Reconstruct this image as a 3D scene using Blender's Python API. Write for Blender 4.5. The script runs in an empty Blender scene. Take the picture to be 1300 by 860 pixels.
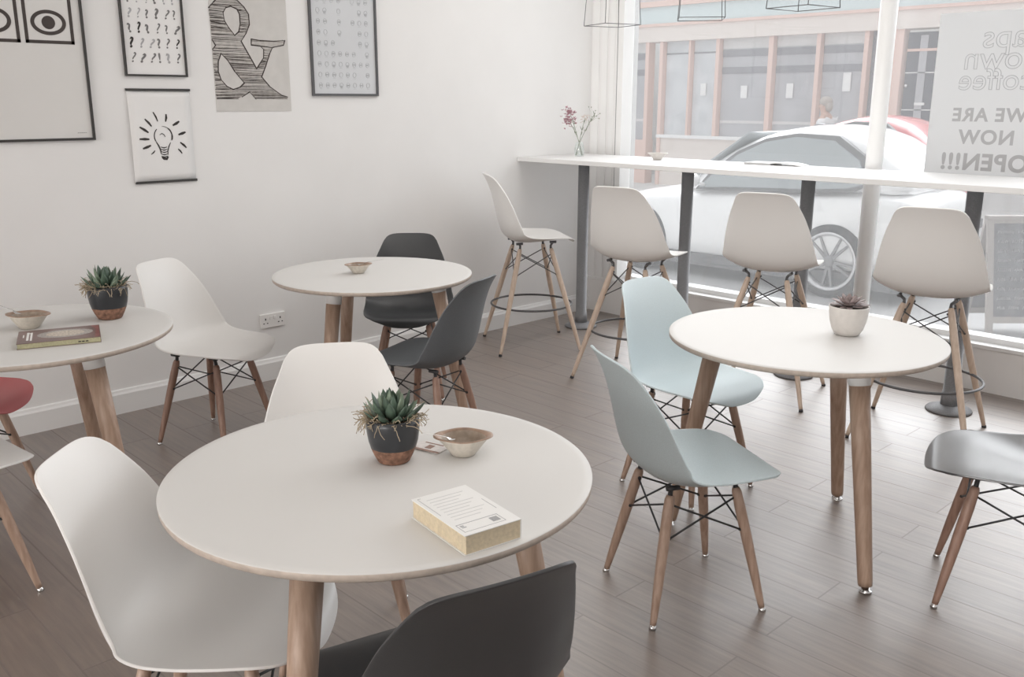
import bpy, bmesh, math, random
from mathutils import Vector, Matrix, noise
random.seed(7)
PI = math.pi
S = bpy.context.scene
COL = S.collection
R = math.radians

# ------------------------------------------------------------------ materials
def nodes(name):
    m = bpy.data.materials.new(name); m.use_nodes = True
    nt = m.node_tree
    return m, nt, nt.nodes['Principled BSDF']

def mat(name, col, rough=.5, spec=.5, metal=0, var=.0, scale=20, bump=0, coat=0):
    m, nt, b = nodes(name)
    b.inputs['Base Color'].default_value = (*col, 1)
    b.inputs['Roughness'].default_value = rough
    b.inputs['Specular IOR Level'].default_value = spec
    b.inputs['Metallic'].default_value = metal
    b.inputs['Coat Weight'].default_value = coat
    if var or bump:
        tc = nt.nodes.new('ShaderNodeTexCoord'); n = nt.nodes.new('ShaderNodeTexNoise')
        n.inputs['Scale'].default_value = scale; n.inputs['Detail'].default_value = 4
        nt.links.new(tc.outputs['Object'], n.inputs['Vector'])
        if var:
            r = nt.nodes.new('ShaderNodeValToRGB')
            r.color_ramp.elements[0].position = .3; r.color_ramp.elements[1].position = .7
            r.color_ramp.elements[0].color = (*[c*(1-var) for c in col], 1)
            r.color_ramp.elements[1].color = (*[min(1, c*(1+var)) for c in col], 1)
            nt.links.new(n.outputs['Fac'], r.inputs['Fac']); nt.links.new(r.outputs['Color'], b.inputs['Base Color'])
        if bump:
            bp = nt.nodes.new('ShaderNodeBump'); bp.inputs['Strength'].default_value = bump; bp.inputs['Distance'].default_value = .002
            nt.links.new(n.outputs['Fac'], bp.inputs['Height']); nt.links.new(bp.outputs['Normal'], b.inputs['Normal'])
    return m

def wood_mat(name, c1, c2, rough=.45):
    m, nt, b = nodes(name)
    tc = nt.nodes.new('ShaderNodeTexCoord'); mp = nt.nodes.new('ShaderNodeMapping')
    mp.inputs['Scale'].default_value = (60, 60, 5)
    n = nt.nodes.new('ShaderNodeTexNoise'); n.inputs['Scale'].default_value = 1.4; n.inputs['Detail'].default_value = 5
    r = nt.nodes.new('ShaderNodeValToRGB')
    r.color_ramp.elements[0].position = .32; r.color_ramp.elements[1].position = .68
    r.color_ramp.elements[0].color = (*c1, 1); r.color_ramp.elements[1].color = (*c2, 1)
    L = nt.links
    L.new(tc.outputs['Object'], mp.inputs['Vector']); L.new(mp.outputs['Vector'], n.inputs['Vector'])
    L.new(n.outputs['Fac'], r.inputs['Fac']); L.new(r.outputs['Color'], b.inputs['Base Color'])
    b.inputs['Roughness'].default_value = rough
    return m

def floor_mat():
    m, nt, b = nodes('plank_floor'); L = nt.links
    tc = nt.nodes.new('ShaderNodeTexCoord'); mp = nt.nodes.new('ShaderNodeMapping')
    mp.inputs['Location'].default_value = (.31, .06, 0)
    L.new(tc.outputs['Object'], mp.inputs['Vector'])
    br = nt.nodes.new('ShaderNodeTexBrick')
    br.inputs['Scale'].default_value = 1.0
    br.inputs['Brick Width'].default_value = 1.2; br.inputs['Row Height'].default_value = .15
    br.inputs['Mortar Size'].default_value = .0028; br.inputs['Mortar Smooth'].default_value = .1
    br.offset = .37; br.offset_frequency = 2
    br.inputs['Color1'].default_value = (.0, .0, .0, 1); br.inputs['Color2'].default_value = (1, 1, 1, 1)
    br.inputs['Mortar'].default_value = (.5, .5, .5, 1)
    L.new(mp.outputs['Vector'], br.inputs['Vector'])
    # wood grain stretched along the plank
    mg = nt.nodes.new('ShaderNodeMapping'); mg.inputs['Scale'].default_value = (1.6, 26, 1)
    L.new(tc.outputs['Object'], mg.inputs['Vector'])
    addv = nt.nodes.new('ShaderNodeVectorMath'); addv.operation = 'MULTIPLY_ADD'
    addv.inputs[1].default_value = (7, 7, 7)
    L.new(br.outputs['Color'], addv.inputs[0]); L.new(mg.outputs['Vector'], addv.inputs[2])
    g = nt.nodes.new('ShaderNodeTexNoise'); g.inputs['Scale'].default_value = 2.2; g.inputs['Detail'].default_value = 7; g.inputs['Roughness'].default_value = .62
    L.new(addv.outputs[0], g.inputs['Vector'])
    r = nt.nodes.new('ShaderNodeValToRGB')
    r.color_ramp.elements[0].position = .28; r.color_ramp.elements[1].position = .75
    r.color_ramp.elements[0].color = FLOOR_DARK; r.color_ramp.elements[1].color = FLOOR_LIGHT
    L.new(g.outputs['Fac'], r.inputs['Fac'])
    tint = nt.nodes.new('ShaderNodeMix'); tint.data_type = 'RGBA'; tint.blend_type = 'MULTIPLY'
    tint.inputs['Factor'].default_value = .10
    L.new(r.outputs['Color'], tint.inputs[6]); L.new(br.outputs['Color'], tint.inputs[7])
    mx = nt.nodes.new('ShaderNodeMix'); mx.data_type = 'RGBA'
    L.new(br.outputs['Fac'], mx.inputs['Factor']); L.new(tint.outputs[2], mx.inputs[6]); mx.inputs[7].default_value = (.16, .128, .112, 1)
    L.new(mx.outputs[2], b.inputs['Base Color'])
    b.inputs['Roughness'].default_value = .38; b.inputs['IOR'].default_value = 1.7
    b.inputs['Coat Weight'].default_value = .9; b.inputs['Coat IOR'].default_value = 2.5; b.inputs['Coat Roughness'].default_value = .50
    rr = nt.nodes.new('ShaderNodeMapRange'); rr.inputs['To Min'].default_value = .36; rr.inputs['To Max'].default_value = .5
    L.new(g.outputs['Fac'], rr.inputs['Value']); L.new(rr.outputs['Result'], b.inputs['Roughness'])
    bp = nt.nodes.new('ShaderNodeBump'); bp.inputs['Strength'].default_value = .35; bp.inputs['Distance'].default_value = .002
    sp = nt.nodes.new('ShaderNodeMath'); sp.operation = 'MULTIPLY_ADD'; sp.inputs[1].default_value = -.5; sp.inputs[2].default_value = .5
    L.new(br.outputs['Fac'], sp.inputs[0]); L.new(sp.outputs[0], b.inputs['Specular IOR Level'])
    sub = nt.nodes.new('ShaderNodeMath'); sub.operation = 'SUBTRACT'
    L.new(g.outputs['Fac'], sub.inputs[0]); L.new(br.outputs['Fac'], sub.inputs[1]); L.new(sub.outputs[0], bp.inputs['Height'])
    L.new(bp.outputs['Normal'], b.inputs['Normal'])
    return m
FLOOR_DARK = (.086, .057, .042, 1); FLOOR_LIGHT = (.232, .168, .130, 1)

def glass_mat(name, clear, haze, gloss=.05, tint=(.9, .95, .95)):
    m, nt, b = nodes(name); nt.nodes.remove(b); L = nt.links
    out = nt.nodes['Material Output']
    t = nt.nodes.new('ShaderNodeBsdfTransparent'); t.inputs['Color'].default_value = (*[min(1, c*1.0) for c in tint], 1)
    tl = nt.nodes.new('ShaderNodeBsdfTranslucent'); tl.inputs['Color'].default_value = (.95, .95, .95, 1)
    gl = nt.nodes.new('ShaderNodeBsdfGlossy'); gl.inputs['Roughness'].default_value = .02
    m1 = nt.nodes.new('ShaderNodeMixShader'); m1.inputs[0].default_value = haze
    m2 = nt.nodes.new('ShaderNodeMixShader'); m2.inputs[0].default_value = gloss
    L.new(t.outputs[0], m1.inputs[1]); L.new(tl.outputs[0], m1.inputs[2])
    L.new(m1.outputs[0], m2.inputs[1]); L.new(gl.outputs[0], m2.inputs[2]); L.new(m2.outputs[0], out.inputs['Surface'])
    return m

M = {}
def defmats():
    M['wall'] = mat('white_wall_paint', (.80, .795, .79), .6, .3, var=.015, scale=3)
    M['ceiling'] = mat('ceiling_paint', (.8, .8, .79), .8, .2)
    M['trim'] = mat('white_gloss_trim', (.82, .82, .815), .4, .4)
    M['lowwall'] = mat('white_low_wall', (.82, .81, .80), .6, .3)
    M['floor'] = floor_mat()
    M['white_plastic'] = mat('white_plastic_shell', (.80, .79, .775), .42, .4, bump=.05, scale=300)
    M['black_plastic'] = mat('black_plastic_shell', (.040, .040, .042), .42, .5, bump=.1, scale=400)
    M['gloss_plastic'] = mat('glossy_black_plastic_shell', (.045, .045, .048), .35, .5, coat=.8)
    M['gloss_plastic'].node_tree.nodes['Principled BSDF'].inputs['Coat IOR'].default_value = 1.75
    M['gloss_plastic'].node_tree.nodes['Principled BSDF'].inputs['Coat Roughness'].default_value = .28
    M['char_plastic'] = mat('charcoal_plastic_shell', (.050, .052, .055), .35, .5, bump=.1, scale=400)
    M['grey_plastic'] = mat('slate_grey_plastic_shell', (.125, .135, .145), .5, .4, var=.08, scale=300, bump=.1)
    M['blue_plastic'] = mat('pale_blue_plastic_shell', (.64, .735, .77), .45, .4, var=.03, scale=300, bump=.05)
    M['shaded_blue_plastic'] = mat('shaded_blue_plastic_shell', (.56, .645, .675), .45, .4, var=.05, scale=300, bump=.1)  # same blue as the other chair, darkened to imitate its shaded back
    M['red_plastic'] = mat('red_plastic_shell', (.55, .14, .145), .45, .4)
    M['beech'] = wood_mat('beech_wood', (.35, .235, .175), (.48, .345, .27))
    M['pale_beech'] = wood_mat('pale_beech_wood', (.60, .47, .37), (.72, .59, .49))
    M['walnut'] = wood_mat('reddish_wood', (.26, .155, .115), (.37, .235, .18))
    M['oak'] = wood_mat('oak_wood', (.33, .22, .16), (.46, .33, .25))
    M['black_metal'] = mat('black_wire_metal', (.03, .03, .032), .45, .5)
    M['grey_metal'] = mat('grey_wire_metal', (.10, .10, .105), .4, .5)
    M['chrome'] = mat('chrome', (.75, .75, .75), .15, .5, metal=1)
    M['table_white'] = mat('white_laminate', (.65, .64, .625), .5, .2)
    M['table_edge'] = mat('ply_edge', (.50, .43, .375), .5, .3, var=.1, scale=60)
    M['post'] = mat('dark_grey_post_paint', (.22, .222, .232), .5, .4, var=.12, scale=180)
    M['counter'] = mat('white_counter', (.72, .715, .71), .45, .3)
    M['counter_edge'] = mat('counter_edge', (.60, .595, .59), .5, .3)
    M['frame_black'] = mat('black_frame', (.04, .037, .035), .4, .5)
    M['frame_grey'] = mat('dark_grey_frame', (.09, .09, .095), .35, .5)
    M['paper'] = mat('poster_paper', (.70, .69, .675), .45, .4, var=.01, scale=6)
    M['paper_white'] = mat('white_paper', (.80, .795, .79), .6, .3)
    M['paper_grey'] = mat('buff_paper', (.60, .585, .565), .7, .2, var=.04, scale=14)
    M['paper_blue'] = mat('bluish_grey_print', (.62, .635, .655), .3, .5, var=.03, scale=5)
    M['ink'] = mat('dark_ink', (.05, .045, .043), .7, .2)
    M['ink_brown'] = mat('brown_black_ink', (.075, .064, .06), .7, .2)
    M['ink_grey'] = mat('grey_ink', (.20, .195, .195), .7, .2)
    M['ink_light'] = mat('light_grey_ink', (.42, .42, .43), .7, .2)
    M['faint'] = mat('faint_grey_ink', (.6, .6, .6), .7, .2)
    M['faint_blue'] = mat('faint_blue_grey_ink', (.47, .48, .50), .6, .2)
    M['hatch'] = mat('brushed_grey_ink', (.42, .395, .37), .8, .2, var=.25, scale=50)
    M['socket'] = mat('white_socket_plastic', (.78, .77, .755), .35, .5)
    M['dark'] = mat('black_slot', (.03, .03, .03), .6, .2)
    M['glaze_black'] = mat('black_glaze', (.028, .03, .034), .3, .5)
    M['clay'] = mat('speckled_brown_clay', (.23, .125, .085), .7, .3, var=.45, scale=90, bump=.2)
    M['cream_glaze'] = mat('cream_speckled_glaze', (.56, .515, .45), .35, .5, var=.12, scale=70)
    M['bowl_rim'] = mat('brown_rim_glaze', (.33, .225, .165), .4, .5, var=.2, scale=60)
    M['bowl_in'] = mat('tan_inner_glaze', (.36, .29, .23), .4, .5, var=.2, scale=70)
    M['white_pot'] = mat('white_ceramic_pot', (.62, .59, .56), .5, .4, var=.05, scale=50)
    M['leaf'] = mat('succulent_leaf', (.075, .115, .083), .45, .4, var=.3, scale=40)
    M['leaf_edge'] = mat('succulent_leaf_pale', (.19, .245, .18), .5, .4, var=.2, scale=40)
    M['rosette'] = mat('mauve_rosette_leaf', (.33, .27, .265), .5, .3, var=.3, scale=45)
    M['moss'] = mat('dry_moss', (.40, .33, .24), .9, .1, var=.3, scale=60)
    M['soil'] = mat('dark_soil', (.07, .055, .045), .95, .1, var=.4, scale=90, bump=.5)
    M['steel'] = mat('spoon_steel', (.62, .61, .60), .22, .5, metal=1)
    M['page'] = mat('yellowed_page_block', (.60, .51, .37), .8, .2, var=.1, scale=150)
    M['page_green'] = mat('greenish_page_block', (.42, .40, .26), .8, .2, var=.12, scale=150)
    M['cover_white'] = mat('white_book_cover', (.78, .775, .76), .35, .4)
    M['cover_brown'] = mat('brown_book_cover', (.17, .105, .095), .35, .5, var=.15, scale=30)
    M['cover_red'] = mat('red_brown_cover_corner', (.25, .10, .09), .35, .5, var=.2, scale=80)
    M['oval_print'] = mat('pale_ornate_print', (.50, .44, .37), .4, .4, var=.3, scale=160)
    M['oval_ring'] = mat('grey_ornate_print', (.36, .33, .31), .4, .4, var=.35, scale=220)
    M['sugar'] = mat('printed_sugar_sachet', (.68, .64, .62), .5, .4, var=.1, scale=90)
    M['sugar_print'] = mat('brown_sachet_print', (.28, .17, .13), .5, .4)
    M['grey_cover'] = mat('grey_book_cover', (.52, .52, .525), .5, .4)
    M['petal'] = mat('dusty_pink_petal', (.52, .31, .345), .8, .2, var=.2, scale=60)
    M['petal_pale'] = mat('pale_cream_petal', (.68, .60, .55), .8, .2, var=.1, scale=60)
    M['stem'] = mat('grey_green_stem', (.30, .33, .26), .7, .2)
    M['vase'] = glass_mat('clear_vase_glass', 1, .06, .07, (.97, .985, .98))
    M['pane'] = glass_mat('hazy_window_glass', 1, HAZE, .03, (TRANS, TRANS, TRANS))
    M['gasket'] = mat('dark_gasket', (.25, .25, .255), .6, .3)
    # outside
    M['pavement'] = mat('pale_pavement', (.62, .61, .60), .85, .2, var=.06, scale=3)
    M['road'] = mat('pale_grey_road', (.42, .42, .42), .9, .2, var=.08, scale=3)
    M['kerb'] = mat('kerb_stone', (.5, .5, .5), .8, .2)
    M['peach'] = mat('peach_shopfront_paint', (.74, .54, .47), .5, .3)
    M['peach_pale'] = mat('pale_peach_panel', (.74, .67, .62), .6, .3)
    M['teal'] = mat('pale_teal_sign_paint', (.60, .70, .71), .5, .3)
    M['teal_deep'] = mat('teal_paint', (.32, .50, .50), .5, .3)
    M['render'] = mat('pale_render', (.62, .61, .60), .8, .2, var=.05, scale=2)
    M['shop_dark'] = mat('dim_shop_interior', (.24, .24, .26), .8, .2, var=.1, scale=2)
    M['shop_mid'] = mat('grey_shop_interior', (.44, .44, .46), .8, .2, var=.08, scale=2)
    M['shop_light'] = mat('whitewashed_shop_glass', (.58, .60, .62), .5, .3, var=.1, scale=3)
    M['door_dark'] = mat('dark_door_paint', (.085, .085, .105), .4, .4)
    M['car_white'] = mat('white_car_paint', (.78, .78, .78), .25, .5, coat=.5)
    M['car_red'] = mat('red_car_paint', (.55, .12, .13), .25, .5, coat=.5)
    M['car_glass'] = mat('tinted_car_glass', (.28, .31, .32), .15, .6)
    M['car_seal'] = mat('car_window_seal', (.12, .12, .125), .5, .3)
    M['tyre'] = mat('tyre_rubber', (.045, .045, .048), .85, .2)
    M['alloy'] = mat('alloy_wheel', (.55, .55, .56), .35, .5, metal=.6)
    M['alloy_mid'] = mat('grey_wheel_spoke', (.22, .22, .225), .4, .5)
    M['alloy_dark'] = mat('dark_wheel_spoke', (.12, .12, .125), .5, .4)
    M['lamp_red'] = mat('red_tail_lamp', (.45, .06, .05), .2, .5)
    M['lamp_clear'] = mat('head_lamp', (.6, .62, .62), .15, .5)
    M['slate'] = mat('chalkboard_slate', (.16, .16, .17), .8, .2, var=.15, scale=12)
    M['board_frame'] = mat('greyed_board_frame', (.36, .33, .31), .7, .2)
    M['chalk'] = mat('white_chalk', (.72, .72, .72), .9, .1)
    M['vinyl'] = mat('translucent_poster', (.66, .66, .66), .6, .2)
    nt = M['vinyl'].node_tree; tl = nt.nodes.new('ShaderNodeBsdfTranslucent'); tl.inputs['Color'].default_value = (.7, .7, .7, 1)
    mx = nt.nodes.new('ShaderNodeMixShader'); mx.inputs[0].default_value = .55
    nt.links.new(nt.nodes['Principled BSDF'].outputs[0], mx.inputs[1]); nt.links.new(tl.outputs[0], mx.inputs[2]); nt.links.new(mx.outputs[0], nt.nodes['Material Output'].inputs['Surface'])
    M['skin'] = mat('skin', (.55, .36, .28), .55, .3)
    M['shirt'] = mat('white_shirt_cloth', (.75, .75, .76), .9, .1)
    M['jeans'] = mat('blue_grey_trouser_cloth', (.25, .27, .32), .9, .1)
    M['hair'] = mat('grey_blond_hair', (.42, .38, .34), .8, .2)
HAZE, TRANS = .055, .78

# ------------------------------------------------------------------ mesh builder
class MB:
    def __init__(s): s.bm = bmesh.new(); s.mats = []; s.cur = 0
    def m(s, material):
        if material not in s.mats: s.mats.append(material)
        s.cur = s.mats.index(material); return s
    def _f(s, vs, smooth=False):
        try: f = s.bm.faces.new(vs)
        except ValueError: return None
        f.material_index = s.cur; f.smooth = smooth; return f
    def box(s, a, b, T=None):
        (x0, y0, z0), (x1, y1, z1) = a, b
        c = [(x0,y0,z0),(x1,y0,z0),(x1,y1,z0),(x0,y1,z0),(x0,y0,z1),(x1,y0,z1),(x1,y1,z1),(x0,y1,z1)]
        v = [s.bm.verts.new(T @ Vector(p) if T else p) for p in c]
        for q in ((0,3,2,1),(4,5,6,7),(0,1,5,4),(1,2,6,5),(2,3,7,6),(3,0,4,7)): s._f([v[i] for i in q])
        return s
    def loft(s, rings, closed=True, cap=True, smooth=True):
        V = [[s.bm.verts.new(p) for p in r] for r in rings]
        n = len(V[0])
        for a, b in zip(V, V[1:]):
            for i in range(n if closed else n-1):
                j = (i+1) % n
                s._f([a[i], a[j], b[j], b[i]], smooth)
        if cap and closed:
            s._f(list(reversed(V[0]))); s._f(V[-1])
        return V
    def lathe(s, prof, n=32, c=(0,0,0), cap=False, fn=None):
        rings = []
        for k, (r, z) in enumerate(prof):
            rg = []
            for i in range(n):
                a = 2*PI*i/n; rr = max(r, 1e-4)*(fn(a, k) if fn else 1)
                rg.append((c[0]+rr*math.cos(a), c[1]+rr*math.sin(a), c[2]+z))
            rings.append(rg)
        s.loft(rings, True, cap); return s
    def tube(s, pts, r, n=8, caps=True, closed=False):
        pts = [Vector(p) for p in pts]
        if closed: pts = pts + [pts[0]]
        rs = r if isinstance(r, (list, tuple)) else [r]*len(pts)
        rings = []; up = None
        for i, p in enumerate(pts):
            if closed and i in (0, len(pts)-1): t = pts[1]-pts[-2]
            else: t = pts[min(i+1, len(pts)-1)]-pts[max(i-1, 0)]
            if t.length < 1e-9: t = Vector((0,0,1))
            t.normalize()
            if up is None:
                up = Vector((0,0,1)) if abs(t.z) < .9 else Vector((1,0,0))
            x = up.cross(t)
            if x.length < 1e-6: x = Vector((1,0,0)).cross(t)
            x.normalize(); y = t.cross(x); up = y
            rings.append([p + rs[i]*(math.cos(2*PI*k/n)*x + math.sin(2*PI*k/n)*y) for k in range(n)])
        s.loft(rings, True, caps and not closed); return s
    def ball(s, c, r, n=12, T=None):
        rx, ry, rz = (r, r, r) if not isinstance(r, (tuple, list)) else r
        rings = []
        h = max(4, n//2)
        for i in range(h+1):
            th = PI*i/h; sr = max(math.sin(th), 1e-3)
            rg = []
            for k in range(n):
                a = 2*PI*k/n
                p = Vector((rx*sr*math.cos(a), ry*sr*math.sin(a), -rz*math.cos(th)))
                if T: p = T @ p
                rg.append(p + Vector(c))
            rings.append(rg)
        s.loft(rings, True, True); return s
    def prism(s, poly, fn0, fn1):
        """poly: list of 2-D points; fn0/fn1 map a 2-D point to the two faces"""
        a = [s.bm.verts.new(fn0(p)) for p in poly]; b = [s.bm.verts.new(fn1(p)) for p in poly]
        n = len(poly)
        s._f(a); s._f(list(reversed(b)))
        for i in range(n): s._f([a[i], b[i], b[(i+1)%n], a[(i+1)%n]])
        return s
    def build(s, name, parent=None, merge=False, bevel=0, solid=0, subsurf=0, normals=True):
        if merge: bmesh.ops.remove_doubles(s.bm, verts=s.bm.verts, dist=1e-5)
        if normals: bmesh.ops.recalc_face_normals(s.bm, faces=s.bm.faces)
        me = bpy.data.meshes.new(name); s.bm.to_mesh(me); s.bm.free()
        for m in s.mats: me.materials.append(m)
        o = bpy.data.objects.new(name, me); COL.objects.link(o)
        if parent: o.parent = parent
        if bevel:
            b = o.modifiers.new('b', 'BEVEL'); b.width = bevel; b.segments = 3; b.limit_method = 'ANGLE'; b.angle_limit = R(40)
            b.harden_normals = False
        if solid:
            b = o.modifiers.new('s', 'SOLIDIFY'); b.thickness = solid; b.offset = 0
        if subsurf:
            b = o.modifiers.new('u', 'SUBSURF'); b.levels = subsurf; b.render_levels = subsurf
        return o

def thing(name, label, cat, loc=(0,0,0), rz=0, group=None):
    o = bpy.data.objects.new(name, None); COL.objects.link(o)
    o.empty_display_size = .05
    o.location = loc; o.rotation_euler = (0, 0, rz)
    return tag(o, label, cat, group)
def tag(o, label, cat, group=None):
    o['label'] = label; o['category'] = cat
    if group: o['group'] = group
    return o
def struct(o): o['kind'] = 'structure'; return o
def kids(o): return [c for c in COL.objects if c.parent == o]
def dup(root, loc, rz, label, group=None, sc=None):
    def cp(o, parent):
        c = o.copy(); COL.objects.link(c); c.parent = parent
        for ch in kids(o): cp(ch, c)
        return c
    r = cp(root, None)
    r.location = loc; r.rotation_euler = (0, 0, rz); r['label'] = label
    if sc: r.scale = (sc, sc, sc)
    if group: r['group'] = group
    return r
def remat(root, table):
    """give a copied thing its own meshes and swap materials on them"""
    def walk(o):
        if o.type == 'MESH' and any(m in table for m in o.data.materials):
            o.data = o.data.copy()
            for i, m in enumerate(o.data.materials):
                if m in table: o.data.materials[i] = table[m]
        for c in kids(o): walk(c)
    walk(root)

def text_mesh(body, size, material, name, parent, T, extrude=.0006, offset=0, outline=0, align='CENTER', spacing=1.0):
    cu = bpy.data.curves.new('t', 'FONT'); cu.body = body; cu.size = size; cu.align_x = align
    cu.space_character = spacing
    if outline:
        cu.fill_mode = 'NONE'; cu.bevel_depth = outline; cu.bevel_resolution = 1
    else:
        cu.extrude = extrude; cu.offset = offset
    t = bpy.data.objects.new('t', cu); COL.objects.link(t)
    dg = bpy.context.evaluated_depsgraph_get(); dg.update()
    me = bpy.data.meshes.new_from_object(t.evaluated_get(dg))
    bpy.data.objects.remove(t); bpy.data.curves.remove(cu)
    me.materials.clear(); me.materials.append(material)
    me.transform(T)
    o = bpy.data.objects.new(name, me); COL.objects.link(o); o.parent = parent
    return o
def text_bm(mb, body, size, T, extrude=.0004, offset=0, shear=0):
    cu = bpy.data.curves.new('t', 'FONT'); cu.body = body; cu.size = size; cu.align_x = 'CENTER'
    cu.extrude = extrude; cu.offset = offset; cu.shear = shear; cu.resolution_u = 3
    t = bpy.data.objects.new('t', cu); COL.objects.link(t)
    dg = bpy.context.evaluated_depsgraph_get(); dg.update()
    me = bpy.data.meshes.new_from_object(t.evaluated_get(dg))
    bpy.data.objects.remove(t); bpy.data.curves.remove(cu)
    me.transform(T)
    n0 = len(mb.bm.faces); mb.bm.from_mesh(me); bpy.data.meshes.remove(me)
    mb.bm.faces.ensure_lookup_table()
    for f in mb.bm.faces[n0:]: f.material_index = mb.cur

# ------------------------------------------------------------------ room
def build_room():
    W, D, H = 7.2, -13.2, 3.0
    struct(MB().m(M['floor']).box((0, D, -.1), (W, 0, 0)).build('floor'))
    struct(MB().m(M['ceiling']).box((-.2, D-.2, H), (W+.2, .25, H+.15)).build('ceiling'))
    struct(MB().m(M['wall']).box((-.2, D, -.1), (0, .25, H)).build('wall_left'))
    struct(MB().m(M['wall']).box((W, D, -.1), (W+.2, .25, H)).build('wall_right'))
    struct(MB().m(M['wall']).box((-.2, D-.2, -.1), (W+.2, D, H)).build('wall_back'))
    b = MB().m(M['lowwall']); b.box((0, 0, -.15), (W, .22, .235))                 # low wall under the glass
    b.m(M['wall']); b.box((0, 0, .235), (.235, .22, H)); b.box((.235, 0, 2.82), (W, .22, H))
    struct(b.build('wall_front'))
    struct(MB().m(M['trim']).box((.0, -.012, .235), (W, .24, .256)).build('trim_1', bevel=.003))   # sill
    b = MB().m(M['trim'])
    prof = [(0, 0), (.018, 0), (.018, .098), (.012, .108), (.009, .118), (0, .122)]
    b.loft([[(x, y, z) for x, z in prof] for y in (D, 0)], True, True, False)
    struct(b.build('baseboard_left'))
    b = MB().m(M['trim'])
    for x0, x1, d in ((.015, .075, .005), (.10, .15, .007), (.172, .215, .005)): b.box((x0, -d, .256), (x1, 0, 2.82))
    struct(b.build('trim_2', bevel=.005))
    w = bpy.data.objects.new('window_1', None); COL.objects.link(w); struct(w); w.location = (0, 0, 0)
    b = MB().m(M['gasket']).box((.235, -.003, .256), (.2385, .03, 2.82)); b.build('gasket_strip', w)
    b = MB().m(M['trim']); b.box((.2385, -.001, .256), (.285, .16, 2.82)); b.box((.30, .06, .256), (W, .16, .285)); b.box((.30, .06, 2.78), (W, .16, 2.82))
    b.build('window_frame', w)
    MB().m(M['pane']).box((.29, .105, .28), (W, .109, 2.79)).build('pane', w)

# ------------------------------------------------------------------ chairs
PROFILE = [(.254,.404,.186),(.238,.427,.196),(.208,.438,.206),(.148,.438,.216),(.074,.428,.226),(-.010,.417,.231),(-.083,.415,.233),
           (-.140,.430,.232),(-.178,.468,.228),(-.200,.528,.219),(-.217,.600,.204),(-.236,.672,.182),(-.258,.733,.156),(-.280,.778,.136),(-.297,.806,.124)]
CURL = [.0,.0,.006,.014,.026,.040,.054,.070,.078,.072,.060,.045,.030,.018,.010]
def lerp_tab(tab, L, s):
    for i in range(len(L)-1):
        if s <= L[i+1] or i == len(L)-2:
            t = (s-L[i])/(L[i+1]-L[i]); t = max(0, min(1, t))
            # Catmull-Rom
            def g(k): return tab[max(0, min(len(tab)-1, k))]
            p0, p1, p2, p3 = g(i-1), g(i), g(i+1), g(i+2)
            def cr(a, b, c, d): return .5*((2*b)+(-a+c)*t+(2*a-5*b+4*c-d)*t*t+(-a+3*b-3*c+d)*t**3)
            return tuple(cr(*q) for q in zip(p0, p1, p2, p3)) if isinstance(p1, tuple) else cr(p0, p1, p2, p3)
def make_shell(material, parent, dz=0, grow=1.0, nu=27, nv=48):
    L = [0]
    for a, b in zip(PROFILE, PROFILE[1:]): L.append(L[-1]+math.hypot(b[0]-a[0], b[1]-a[1]))
    tot = L[-1]
    bm = MB().m(material); grid = []
    for i in range(nv+1):
        q = i/nv; q = .5*(.5-.5*math.cos(PI*q))+.5*q
        row = []
        for j in range(nu):
            u = -1+2*j/(nu-1); u = math.sin(u*PI/2)*.6+u*.4; au = min(1, abs(u))
            sf = .125*(1-(1-au**2.1)**(1/2.1)); st = tot-.052*(1-(1-au**2.8)**(1/2.8))
            s_ = sf+q*(st-sf)
            y, z, w = lerp_tab(PROFILE, L, s_); c = lerp_tab(CURL, L, s_)
            y2, z2, _ = lerp_tab(PROFILE, L, min(tot, s_+.006)); y1, z1, _ = lerp_tab(PROFILE, L, max(0, s_-.006))
            t = Vector((y2-y1, z2-z1)).normalized(); n = (t.y, -t.x)
            cc = c*au**2.6
            zz = z+n[1]*cc; zz = zz if zz < .44 else .44+(zz-.44)*grow
            row.append((u*w*(1+(grow-1)*.5), y+n[0]*cc, zz+dz))
        grid.append(row)
    bm.loft(grid, closed=False, cap=False)
    o = bm.build('seat_shell', parent, normals=False)
    md = o.modifiers.new('solid', 'SOLIDIFY'); md.thickness = .0065; md.offset = 0
    bv = o.modifiers.new('bev', 'BEVEL'); bv.width = .002; bv.segments = 2; bv.limit_method = 'ANGLE'; bv.angle_limit = R(65)
    return o
CORN = [(1, 1), (-1, 1), (-1, -1), (1, -1)]
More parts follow.
